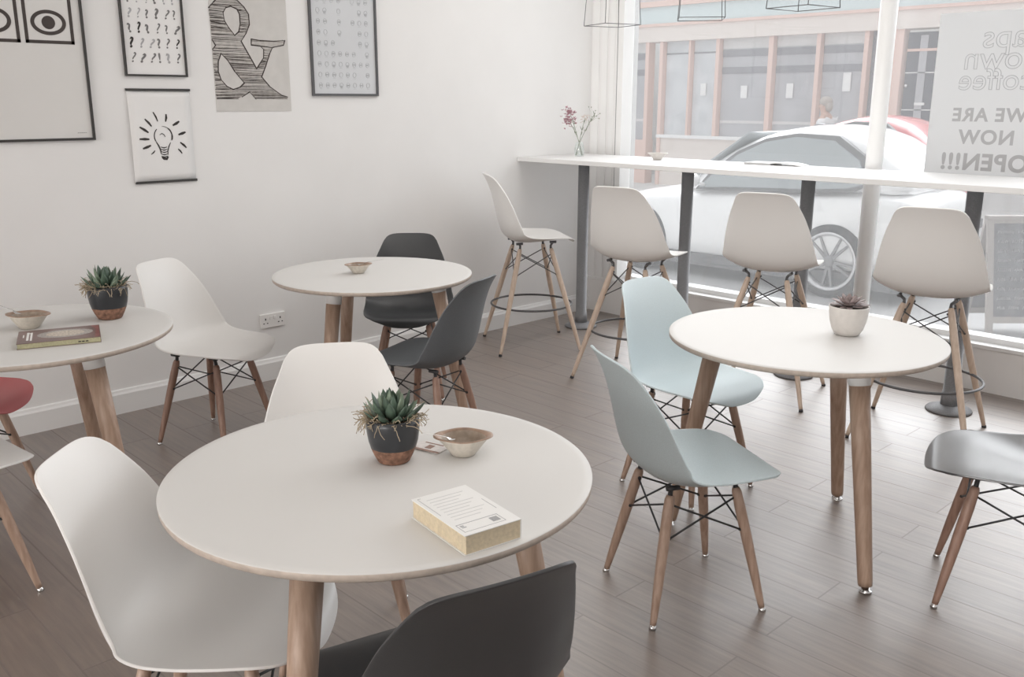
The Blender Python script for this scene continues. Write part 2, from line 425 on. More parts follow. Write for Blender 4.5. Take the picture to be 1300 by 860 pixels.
def make_chair(label, shell, wood, stool=False, group=None, metal=None):
    t = thing('bar_stool' if stool else 'dining_chair', label, 'bar stool' if stool else 'chair', group=group)
    dz = .252 if stool else 0
    metal = metal or M['black_metal']
    make_shell(shell, t, dz, 1.06 if stool else 1.0)
    top, foot, zt = (.098, .255, .628) if stool else (.108, .183, .385)
    rm = .0165 if not stool else .0165
    def pt(cx, cy, z): f = z/zt; r = foot+(top-foot)*f; return Vector((cx*r, cy*r, z))
    for cx, cy in CORN:
        b = MB().m(wood)
        zs = [.012, .03, zt*.3, zt*.6, zt*.85, zt*.97, zt]
        rs = [.0095, .0105, .0140, rm, rm, .0145, .011]
        b.tube([pt(cx, cy, z) for z in zs], rs, 12)
        lg = b.build('leg', t)
        g = MB().m(M['black_metal'] if stool else M['chrome']); g.tube([pt(cx, cy, 0), pt(cx, cy, .006), pt(cx, cy, .014)], [.011, .011, .0085], 12)
        g.build('glide', lg)
        # bracket: from leg top to the seat mount
        b = MB().m(metal)
        hi = Vector((cx*.118, cy*.105, .418+dz)) if cy > 0 else Vector((cx*.118, cy*.105, .412+dz))
        b.tube([pt(cx, cy, zt-.03), pt(cx, cy, zt+.004), Vector((cx*top, cy*top*.98, zt+.018)), hi], [.0065, .0075, .007, .007], 8)
        b.tube([hi+Vector((0, -.02, 0)), hi+Vector((0, .02, 0))], .008, 8)
        b.ball(pt(cx, cy, zt-.028)+Vector((-cx*.016, 0, 0)), .006, 8)
        b.build('mount_bracket', t)
    za, zb = (zt-.03, zt-.165) if stool else (zt-.025, zt-.135)
    for k in range(4):
        A, B = CORN[k], CORN[(k+1) % 4]
        b = MB().m(metal)
        out = Vector((A[0]+B[0], A[1]+B[1], 0)).normalized()*.0
        for P, Q in ((A, B), (B, A)):
            p, q = pt(*P, za), pt(*Q, zb)
            b.tube([p+out, q+out], .0032, 6); b.ball(q, .0075 + .011, 8) if False else b.ball(q + (q-Vector((0,0,q.z))).normalized()*.0, .0185, 8) if False else None
            d = (q-p).normalized(); b.tube([q-d*.022, q+d*.004], .0055, 8)
        b.build('cross_brace', t)
    if stool:
        b = MB().m(metal); zr = .27; f = zr/zt; rr = (foot+(top-foot)*f)*math.sqrt(2)-.012
        b.tube([(rr*math.cos(2*PI*i/48), rr*math.sin(2*PI*i/48), zr) for i in range(48)], .0065, 8, closed=True)
        b.build('footrest_ring', t)
    return t

def place(o, x, y, ang):     # ang: world heading of the sitter (radians, +x = 0)
    o.location = (x, y, 0); o.rotation_euler = (0, 0, ang-PI/2); return o

def build_chairs():
    CH = 'moulded shell dining chairs'
    wl = lambda s: s
    proto = {}
    def chair(shell, wood, label, x, y, ang):
        key = (shell, wood)
        if key not in proto:
            o = make_chair(label, M[shell], M[wood], group=CH); proto[key] = o; place(o, x, y, ang)
        else:
            o = dup(proto[key], (x, y, 0), ang-PI/2, label, CH)
        return o
    for c in CHAIRS: chair(*c)
    sp = None
    for x, y, ang, label in STOOLS:
        if sp is None:
            sp = make_chair(label, M['white_plastic'], M['pale_beech'], True, 'white bar stools at the window counter', M['grey_metal']); place(sp, x, y, ang)
        else: dup(sp, (x, y, 0), ang-PI/2, label)
CHAIRS = [
 ('white_plastic', 'beech', 'large white shell chair in the foreground, its seat half under the nearest round table', 2.775, -4.335, R(45)),
 ('black_plastic', 'beech', 'black shell chair in the foreground with its back towards us', 3.305, -4.155, R(166)),
 ('white_plastic', 'beech', 'white shell chair facing us from behind the nearest table, beyond the succulent pot', 2.45, -3.79, R(-32)),
 ('white_plastic', 'walnut', 'white shell chair with dark wooden legs beside the wall socket', .655, -3.280, R(24)),
 ('char_plastic', 'walnut', 'black shell chair against the wall behind the far round table', .700, -2.20, R(-42)),
 ('grey_plastic', 'walnut', 'slate grey shell chair at the right of the far round table', 1.46, -2.69, R(-160)),
 ('blue_plastic', 'beech', 'pale blue shell chair with its seat under the left of the right-hand table', 2.47, -2.165, R(-5)),
 ('shaded_blue_plastic', 'beech', 'shaded blue shell chair seen from behind in the middle of the floor', 2.962, -2.875, R(62.5)),
 ('red_plastic', 'beech', 'red shell chair at the left edge of the photo', .72, -4.34, R(45)),
 ('white_plastic', 'beech', 'white shell chair of which only seat front and one leg show, below the red chair', 1.40, -4.55, R(97)),
 ('gloss_plastic', 'walnut', 'glossy black shell chair at the right edge of the photo', 3.668, -2.163, R(-159)),
]
STOOLS = [
 (.454, -1.038, R(58.7), 'white bar stool beside the corner wall, seen from the side'),
 (1.348, -1.109, R(100.6), 'white bar stool whose legs stand just behind the pale blue chair'),
 (2.019, -.833, R(105.9), 'white bar stool in front of the parked car wheel, behind the right-hand table'),
 (2.859, -.884, R(102.3), 'white bar stool nearest the chalkboard, at the right end of the row'),
]

# ------------------------------------------------------------------ tables
TR = .453
def make_table(label):
    t = thing('round_table', label, 'table', group='round white tables with wooden legs')
    b = MB().m(M['table_white'])
    n = 96
    b.lathe([(0, .740), (TR-.02, .740), (TR-.002, .740), (TR, .7385)], n)
    b.m(M['table_edge']); b.lathe([(TR, .7385), (TR-.001, .7255), (TR-.006, .7215)], n)
    b.m(M['table_white']); b.lathe([(TR-.006, .7215), (TR-.05, .7185), (0, .7185)], n)
    b.build('table_top', t, merge=True)
    for k in range(3):
        a = 2*PI*k/3; ca, sa = math.cos(a), math.sin(a)
        def pt(z): r = .422+(.288-.422)*z/.715; return (r*ca, r*sa, z)
        b = MB().m(M['oak']); zs = [.022, .04, .2, .45, .655]; b.tube([pt(z) for z in zs], [.0215, .023, .0255, .0295, .0325], 24)
        lg = b.build('leg', t)
        b = MB().m(M['trim']); b.tube([pt(.652), pt(.7205)], [.034, .0365], 24); b.build('leg_collar', lg)
        b = MB().m(M['chrome']); b.tube([pt(0), pt(.006), pt(.008), pt(.024)], [.020, .020, .014, .013], 20); b.build('foot_glide', lg)
    return t
TABLES = [
 (2.972, -4.023, R(56), 'round white table in the foreground carrying a thick paperback'),
 (2.996, -2.279, R(-26), 'round white table at the right carrying a white pot'),
 (1.032, -2.651, R(49), 'round white table by the wall carrying only a small bowl'),
 (1.143, -4.152, R(18), 'round white table at the left carrying a brown-covered book'),
]
def build_tables():
    t0 = None
    for x, y, a, l in TABLES:
        if t0 is None: t0 = make_table(l); t0.location = (x, y, 0); t0.rotation_euler = (0, 0, a)
        else: dup(t0, (x, y, 0), a, l)

# ------------------------------------------------------------------ counter
ZC = 1.145
def build_counter():
    t = thing('bar_counter', 'long white window counter on dark grey posts', 'counter', (0, 0, 0))
    b = MB().m(M['counter']).box((.001, -.725, ZC-.028), (6.4, -.085, ZC)); b.build('counter_top', t, bevel=.003)
    for x in (.352, 1.185, 1.972, 2.835, 3.66, 4.48):
        b = MB().m(M['post']); y = -.45
        b.tube([(x, y, .03), (x, y, .10), (x, y, .101), (x, y, 1.112)], [.043, .040, .0365, .0365], 24)
        po = b.build('post', t)
        b = MB().m(M['post']); b.lathe([(0, 0), (.105, 0), (.11, .006), (.105, .014), (.06, .03), (.044, .034), (0, .034)], 40, (x, y, 0)); b.build('base_plate', po)
        b = MB().m(M['black_metal']); b.box((x-.075, y-.075, 1.108), (x+.075, y+.075, 1.117)); b.build('top_flange', po)
    p = MB().m(M['trim']); x, y = 2.125, -.022
    p.tube([(x, y, .0), (x, y, 1.5), (x, y, 2.999)], .0455, 28)
    tag(p.build('support_pillar'), 'round white floor-to-ceiling pillar behind the window counter', 'pillar')

# ------------------------------------------------------------------ wall things
def build_wall_things():
    X = .002
    # frame helper: poster in the wall plane x=0; u = world y (left to right), v = z
    def frame(name, label, y0, y1, z0, z1, bw, fm, pm, depth=.016):
        t = thing(name, label, 'picture', (0, (y0+y1)/2, z0))
        cy = (y0+y1)/2
        b = MB().m(fm); w = (y1-y0)/2; h = z1-z0
        for a, c in (((-w, 0), (w, bw)), ((-w, h-bw), (w, h)), ((-w, bw), (-w+bw, h-bw)), ((w-bw, bw), (w, h-bw))):
            b.box((0.001, a[0], a[1]), (depth, c[0], c[1]))
        b.build('picture_frame', t)
        p = MB().m(pm).box((.002, -w+bw*.5, bw*.5), (.007, w-bw*.5, h-bw*.5)).build('print', t)
        return t, p, cy, z0
    def wp(cy, z0, lift=.0085):
        return lambda y, z: (lift, y-cy, z-z0)
    # --- big framed print with two bordered panels
    t, p, cy, z0 = frame('framed_poster', 'large black-framed poster with two dark bordered panels over blank paper, leftmost on the wall', -4.03, -3.455, 1.33, 2.13, .011, M['frame_black'], M['paper'])
    b = MB().m(M['ink_brown'])
    for s in (0, 1):
        f = (lambda y: y) if s == 0 else (lambda y: -7.43-y)
        def bx(a, c):
            y0, y1 = sorted((f(a[0]), f(c[0]))); b.box((.0072, y0-cy, a[1]-z0), (.0082, y1-cy, c[1]-z0))
        L_, R_, B_, T_ = -3.705, -3.500, 1.749, 1.99; wd = .014
        bx((L_, B_), (R_, B_+wd)); bx((L_, T_-wd), (R_, T_)); bx((L_, B_), (L_+wd, T_)); bx((R_-wd, B_), (R_, T_))
        c0, c1 = f(-3.6025), 1.838
        n = 48     # plain ring and disc
        outer = [(c0+.074*math.cos(2*PI*i/n), c1+.053*math.sin(2*PI*i/n)) for i in range(n)]
        inner = [(c0+.058*math.cos(2*PI*i/n), c1+.038*math.sin(2*PI*i/n)) for i in range(n)]
        for i in range(n):
            j = (i+1) % n
            q = [outer[i], outer[j], inner[j], inner[i]]
            b.prism(q, lambda p_: (.0082, p_[0]-cy, p_[1]-z0), lambda p_: (.0072, p_[0]-cy, p_[1]-z0))
        disc = [(c0+.028*math.cos(2*PI*i/n), c1+.028*math.sin(2*PI*i/n)) for i in range(n)]
        b.prism(disc, lambda p_: (.0082, p_[0]-cy, p_[1]-z0), lambda p_: (.0072, p_[0]-cy, p_[1]-z0))
    b.build('panel_print', p)
    b = MB().m(M['ink_grey'])
    for i in range(7): b.box((.0072, -3.53+i*.006-cy, 1.362-z0), (.0080, -3.53+i*.006+.004-cy, 1.3645-z0))
    b.build('signature_print', p)
    # --- question mark poster
    t, p, cy, z0 = frame('framed_poster', 'small black-framed poster printed with rows of question marks', -3.287, -2.983, 1.618, 2.04, .009, M['frame_black'], M['paper_white'])
    inks = [M['ink'], M['ink_grey'], M['ink_light']]
    rnd = random.Random(3)
    mbs = [MB().m(i) for i in inks]
    for r_ in range(6):
        for c in range(6):
            y = -3.244+c*.0435+rnd.uniform(-.003, .003); z = 1.700+r_*.0668-.018
            ch = '?' if rnd.random() > .12 else rnd.choice('!??')
            k = rnd.choice([0, 1, 1, 0, 2, 1]); sz = .058*rnd.uniform(.85, 1.15)
            T = Matrix.Translation((.0078, y-cy, z-z0)) @ Matrix(((0,0,1,0),(1,0,0,0),(0,1,0,0),(0,0,0,1))) @ Matrix.Rotation(rnd.uniform(-.25, .25), 4, 'Z')
            text_bm(mbs[k], ch, sz, T, .0003, rnd.choice([.0003, .0008, .0014, .0022]), rnd.choice([0, 0, .3]))
    for mb, nm in zip(mbs, ('bold_print', 'grey_print', 'faint_print')): mb.build(nm, p)
    # --- bulb poster with hanger bars
    cy, z0 = -3.135, 1.12
    t = thing('hanging_poster', 'unframed white poster of a drawn light bulb hung between two dark bars', 'poster', (0, cy, z0))
    rows = []
    for i in range(13):
        f = i/12; z = .004+f*.431
        rows.append([(.004+.014*(math.sin(PI*f)*.5)*(1-g)+.004*(1-f)*(1-g), -.155+.31*g, z) for g in [k/8 for k in range(9)]])
    b = MB().m(M['paper_white']); b.loft(rows, False, False); pp = b.build('paper_sheet', t, normals=False)
    md = pp.modifiers.new('s', 'SOLIDIFY'); md.thickness = .0008
    MB().m(M['frame_black']).box((.001, -.158, .431), (.011, .158, .442)).build('hanger_bar', t)
    MB().m(M['frame_black']).box((.001, -.152, -.004), (.011, .158, .007)).build('hanger_bar', t)
    rays = [((-3.172,1.453),(-3.153,1.409),.0045),((-3.216,1.421),(-3.186,1.386),.006),((-3.245,1.384),(-3.204,1.357),.007),((-3.251,1.328),(-3.203,1.326),.007),
            ((-3.239,1.282),(-3.198,1.297),.007),((-3.2,1.254),(-3.18,1.272),.0035),((-3.108,1.443),(-3.114,1.407),.006),((-3.079,1.389),(-3.044,1.408),.0075),
            ((-3.054,1.344),(-3.016,1.356),.0075),((-3.048,1.307),(-3.018,1.28),.006),((-3.062,1.276),(-3.043,1.253),.0045)]
    b = MB().m(M['ink'])
    def surf(y, z):
        f = max(0, min(1, (z-z0-.004)/.431)); g = max(0, min(1, (y-cy+.155)/.31))
        return .004+.014*(math.sin(PI*f)*.5)*(1-g)+.004*(1-f)*(1-g)
    def stroke(pts, w):
        pts = [Vector((q[0], q[1])) for q in pts]; n = len(pts)
        Lp, Rp = [], []
        for i, q in enumerate(pts):
            d = (pts[min(i+1, n-1)]-pts[max(i-1, 0)]).normalized(); nn = Vector((-d.y, d.x))
            ww = (w[i] if isinstance(w, (list, tuple)) else w)*(.55 if i in (0, n-1) else 1)
            Lp.append(q+nn*ww); Rp.append(q-nn*ww)
        for i in range(n-1):
            q4 = [Lp[i], Rp[i], Rp[i+1], Lp[i+1]]
            b.prism(q4, lambda q: (surf(q[0], q[1])+.0012, q[0]-cy, q[1]-z0), lambda q: (surf(q[0], q[1])+.0002, q[0]-cy, q[1]-z0))
    for a, c, w in rays:
        mid = ((a[0]+c[0])/2+.002, (a[1]+c[1])/2); stroke([a, mid, c], w*.9)
    bc = (-3.132, 1.338)
    stroke([(bc[0]+.045*math.cos(t_), bc[1]+.047*math.sin(t_)) for t_ in [R(215-i*12) for i in range(8)]], .0022)
    stroke([(bc[0]+.045*math.cos(t_), bc[1]+.047*math.sin(t_)) for t_ in [R(95-i*12) for i in range(11)]], [.0012]*4+[.003]*4+[.004]*3)
    stroke([(-3.170,1.312),(-3.160,1.295),(-3.152,1.275),(-3.150,1.255)], .0035)
    stroke([(-3.098,1.308),(-3.108,1.29),(-3.116,1.268),(-3.116,1.25)], .0025)
    stroke([(-3.150,1.345),(-3.138,1.352),(-3.128,1.346),(-3.122,1.335)], .0018)
    for k in range(5): stroke([(-3.150,1.288-k*.011),(-3.134,1.283-k*.011),(-3.118,1.287-k*.011)], .0028)
    stroke([(-3.148,1.240),(-3.138,1.232),(-3.124,1.230),(-3.116,1.241)], .0065)
    b.build('ink_drawing', pp)
    # --- ampersand sheet
    cy, z0 = -2.627, 1.453
    t = thing('wall_poster', 'unframed buff sheet with a big hatched ampersand, taped to the wall', 'poster', (0, cy, z0))
    pp = MB().m(M['paper_grey']).box((.0, -.214, 0), (.003, .214, .62)).build('paper_sheet', t)
    OUT = [(-2.844,1.949),(-2.816,1.977),(-2.79,2.00),(-2.74,2.012),(-2.69,1.995),(-2.654,1.965),(-2.63,1.93),(-2.629,1.881),(-2.649,1.84),(-2.681,1.798),(-2.604,1.666),(-2.56,1.722),(-2.557,1.763),(-2.576,1.779),(-2.626,1.782),(-2.624,1.811),(-2.574,1.806),(-2.495,1.806),(-2.43,1.812),(-2.44,1.788),(-2.505,1.775),(-2.523,1.744),(-2.547,1.688),(-2.578,1.626),(-2.535,1.578),(-2.465,1.533),(-2.433,1.526),(-2.433,1.514),(-2.619,1.514),(-2.652,1.55),(-2.696,1.525),(-2.728,1.514),(-2.838,1.514),(-2.839,1.568),(-2.840,1.674),(-2.839,1.753),(-2.822,1.773),(-2.838,1.798)]
    H1 = [(-2.769,1.931),(-2.752,1.955),(-2.726,1.963),(-2.693,1.952),(-2.68,1.927),(-2.68,1.884),(-2.69,1.844),(-2.714,1.825),(-2.745,1.861),(-2.765,1.893)]
    H2 = [(-2.796,1.735),(-2.762,1.703),(-2.728,1.65),(-2.679,1.594),(-2.704,1.573),(-2.743,1.562),(-2.776,1.576),(-2.806,1.609),(-2.818,1.648),(-2.814,1.695)]
    rnd = random.Random(5)
    def cross(z, poly):
        xs = []
        for i in range(len(poly)):
            (y1, a1), (y2, a2) = poly[i], poly[(i+1) % len(poly)]
            if (a1 > z) != (a2 > z): xs.append(y1+(z-a1)/(a2-a1)*(y2-y1))
        return xs
    bg = MB().m(M['hatch']); b = MB().m(M['ink_brown'])
    def quad(mb, q4, l0=.0034, l1=.0040):
        mb.prism(q4, lambda q: (l1, q[0]-cy, q[1]-z0), lambda q: (l0, q[0]-cy, q[1]-z0))
    z = 1.515
    while z < 2.01:
        xs = sorted(cross(z, OUT)+cross(z, H1)+cross(z, H2))
        for a, c in zip(xs[::2], xs[1::2]):
            quad(bg, [(a, z-.0012), (c, z-.0012), (c, z+.0012), (a, z+.0012)], .0031, .0036)
            if rnd.random() < .66:
                w = rnd.uniform(.0005, .0019); a2, c2 = a+rnd.uniform(-.003, .004), c+rnd.uniform(-.004, .003)
                sl = rnd.uniform(-.004, .002)
                if c2-a2 > .004:
                    m_ = (a2+c2)/2
                    quad(b, [(a2, z-w-sl), (m_, z-w*.7), (c2, z-w*.5+sl), (c2, z+w*.5+sl), (m_, z+w), (a2, z+w*.7-sl)])
        z += .0024 if rnd.random() < .5 else .0048
    # outlines
    for poly in (OUT, H1, H2):
        for i in range(len(poly)):
            p0, p1 = Vector(poly[i]), Vector(poly[(i+1) % len(poly)])
            if p0.x < -2.835 and p1.x < -2.835: continue
            if poly is OUT and max(p0.y, p1.y) < 1.53: continue
            d = (p1-p0).normalized(); n_ = Vector((-d.y, d.x)); w0, w1 = rnd.uniform(.0015, .0035), rnd.uniform(.0015, .0035)
            quad(b, [p0+n_*w0-d*.002, p0-n_*w0-d*.002, p1-n_*w1+d*.002, p1+n_*w1+d*.002], .0034, .0042)
    bg.build('brushed_fill', pp); b.build('ink_drawing', pp)
    # --- right framed print
    t, p, cy, z0 = frame('framed_poster', 'dark-framed poster of faint pale symbols on bluish grey, rightmost on the wall', -2.281, -1.846, 1.532, 2.15, .012, M['frame_grey'], M['paper_blue'])
    b = MB().m(M['faint_blue']); rnd = random.Random(9)
    def ring(y, z, ry, rz, w=.002, n=14):
        pts = [(.0076, y-cy+ry*math.cos(2*PI*i/n), z-z0+rz*math.sin(2*PI*i/n)) for i in range(n)]
        b.tube(pts, w*.45, 4, closed=True)
    for r_ in range(10):
        for c in range(8):
            if r_ > 3 and 1 < c < 6 and rnd.random() < .55: continue
            if r_ < 4 and c == 6 and rnd.random() < .4: continue
            y = -2.225+c*.0445; z = 1.585+r_*.0555
            k = rnd.random()
            ring(y, z+.004, .011, .013)
            if k < .5: ring(y-.004, z+.004, .003, .003); ring(y+.004, z+.004, .003, .003)
            if k > .3: b.box((.0072, y-cy-.008, z-z0-.016), (.0078, y-cy+.008, z-z0-.0145))
            if k > .75: b.box((.0072, y-cy-.006, z-z0-.012), (.0078, y-cy+.007, z-z0+.002))
    b.build('faint_print', p)
    # --- socket
    t = thing('wall_socket', 'white double power socket low on the wall', 'power socket', (0, -2.607, .296))
    MB().m(M['socket']).box((.0005, -.076, 0), (.011, .076, .078)).build('socket_plate', t, bevel=.003)
    for s in (-1, 1):
        b = MB().m(M['dark']); c = s*.045
        b.box((.0105, c-.003, .044), (.0116, c+.003, .055))
        for q in (-1, 1): b.box((.0105, c+q*.011-.004, .024), (.0116, c+q*.011+.004, .029))
        b.build('pin_holes', t)
    for s in (-1, 1): MB().m(M['socket']).box((.011, s*.012-.007, .046), (.0145, s*.012+.007, .064)).build('rocker_switch', t, bevel=.001)

# ------------------------------------------------------------------ small things
def leaf_mesh(mb, base, dirv, length, width, thick, curve=.15):
    """thick pointed succulent leaf"""
    d = Vector(dirv).normalized(); side = d.cross(Vector((0, 0, 1)))
    if side.length < 1e-3: side = Vector((1, 0, 0))
    side.normalize(); nrm = side.cross(d).normalized()
    rings = []
    prof = [(0, .45), (.18, .78), (.42, 1.0), (.62, .88), (.8, .56), (.93, .2), (1, .02)]
    for f, w in prof:
        c = Vector(base)+d*length*f+nrm*curve*length*f*f
        ww, tt = width*.5*w, thick*.5*max(w, .05)
        rings.append([c+side*ww, c+side*ww*.5+nrm*-tt*.9, c-nrm*tt, c-side*ww*.5-nrm*tt*.9, c-side*ww, c-side*ww*.5+nrm*tt*.2, c+nrm*tt*.15, c+side*ww*.5+nrm*tt*.2])
    mb.loft(rings)
def make_pot(label, loc, sc=1, seed=1, rz=0):
    t = thing('potted_succulent', label, 'potted plant', loc, rz, 'aloe-like succulents in black and brown pots')
    t.scale = (sc, sc, sc)
    n = 40
    b = MB().m(M['glaze_black'])
    b.lathe([(.0505, .036), (.0545, .05), (.0575, .07), (.0585, .09), (.0575, .102), (.055, .1035), (.053, .100), (.052, .085), (.048, .06)], n)
    pb = b.build('pot', t)
    b = MB().m(M['clay']); b.lathe([(0, 0), (.033, 0), (.036, .003), (.0435, .018), (.0495, .033), (.0505, .036)], n); b.build('unglazed_base', pb)
    b = MB().m(M['soil']); b.lathe([(.0525, .094), (.03, .098), (.0, .1)], n); b.build('soil', t)
    rnd = random.Random(seed)
    b = MB()
    k = 0
    for ring, cnt, el, ln in ((0, 9, 30, .056), (1, 9, 48, .060), (2, 8, 64, .060), (3, 5, 80, .054)):
        for i in range(cnt):
            a = 2*PI*(i+.5*(ring % 2))/cnt+rnd.uniform(-.15, .15); e = R(el+rnd.uniform(-7, 7))
            d = Vector((math.cos(a)*math.cos(e), math.sin(a)*math.cos(e), math.sin(e)))
            r0 = .026-.006*ring
            b.m(M['leaf'] if rnd.random() < .78 else M['leaf_edge'])
            leaf_mesh(b, (r0*math.cos(a), r0*math.sin(a), .095+.004*ring), d, ln*rnd.uniform(.85, 1.12), .023, .010, .14)
    b.build('leaves', t)
    b = MB().m(M['moss'])
    for i in range(190):
        a = rnd.uniform(0, 2*PI) if i < 120 else rnd.gauss(MOSS_DIR-rz, .5)
        r0 = rnd.uniform(.036, .052)
        p0 = Vector((r0*math.cos(a), r0*math.sin(a), .098)); pts = [p0]
        v = Vector((math.cos(a+rnd.uniform(-1, 1)), math.sin(a+rnd.uniform(-1, 1)), rnd.uniform(.1, .9)))*.006
        for s_ in range(rnd.randint(4, 7)):
            v = v+Vector((rnd.uniform(-1, 1), rnd.uniform(-1, 1), rnd.uniform(-1.2, .7)))*.0042
            if v.length > .008: v = v.normalized()*.008
            q = pts[-1]+v
            rad = math.hypot(q.x, q.y)
            if q.z < .1 and rad < .061: q.z = .1 if rad < .054 else q.z; 
            if q.z < .1 and .04 < rad < .0605: q.x *= .0605/rad; q.y *= .0605/rad
            pts.append(q)
        b.tube(pts, .00085, 4)
    mo = b.build('dry_moss', t)
    return t
MOSS_DIR = R(-130)
def make_bowl(label, loc, sc=1, rz=0, group='two-lipped stoneware sugar bowls'):
    t = thing('sugar_bowl', label, 'bowl', loc, rz, group); t.scale = (sc, sc, sc)
    n = 48
    def fn(a, k, K):
        return 1+K[k]*abs(math.cos(a))**7
    b = MB().m(M['cream_glaze'])
    Ko = [0, 0, 0, .02, .08, .2, .36]
    b.lathe([(0, 0), (.024, 0), (.027, .002), (.036, .014), (.044, .028), (.0475, .038), (.0495, .0425)], n, fn=lambda a, k: fn(a, k, Ko))
    bd = b.build('bowl_body', t)
    b = MB().m(M['bowl_rim']); K2 = [.36, .37, .30, .12]
    b.lathe([(.0495, .0425), (.049, .0455), (.0462, .0445), (.0455, .040)], n, fn=lambda a, k: fn(a, k, K2)); b.build('glazed_rim', bd)
    b = MB().m(M['bowl_in']); K3 = [.12, .03, 0, 0]
    b.lathe([(.0455, .040), (.040, .026), (.030, .012), (0, .008)], n, fn=lambda a, k: fn(a, k, K3)); b.build('glazed_inside', bd)
    return t
def make_spoon(label, loc, head, elev, group='teaspoons'):
    """origin at the tip of the bowl end; handle rises along heading"""
    o_rot = head
    t = MB().m(M['steel'])
    d = Vector((math.cos(elev), 0, math.sin(elev)))
    up = Vector((-math.sin(elev), 0, math.cos(elev)))
    rings = []
    for f, w, th, dip in ((0, .002, .0012, 0), (.10, .009, .0014, -.003), (.2, .0125, .0014, -.005), (.32, .0135, .0014, -.0055), (.45, .010, .0014, -.0035), (.55, .004, .0018, 0), (.62, .003, .0022, .001), (1.0, .0026, .0018, .001), (1.6, .0028, .0016, .0), (2.1, .0045, .0014, -.002), (2.3, .003, .001, -.003)):
        c = d*(.055*f)+up*dip
        rings.append([c+Vector((0, w, 0))+up*(.002 if .05 < f < .5 else 0), c+up*th*.3, c-Vector((0, w, 0))+up*(.002 if .05 < f < .5 else 0), c-up*th])
    t.loft(rings)
    o = t.build('teaspoon', subsurf=2)
    o.location = loc; o.rotation_euler = (0, 0, head)
    return tag(o, label, 'spoon', group)

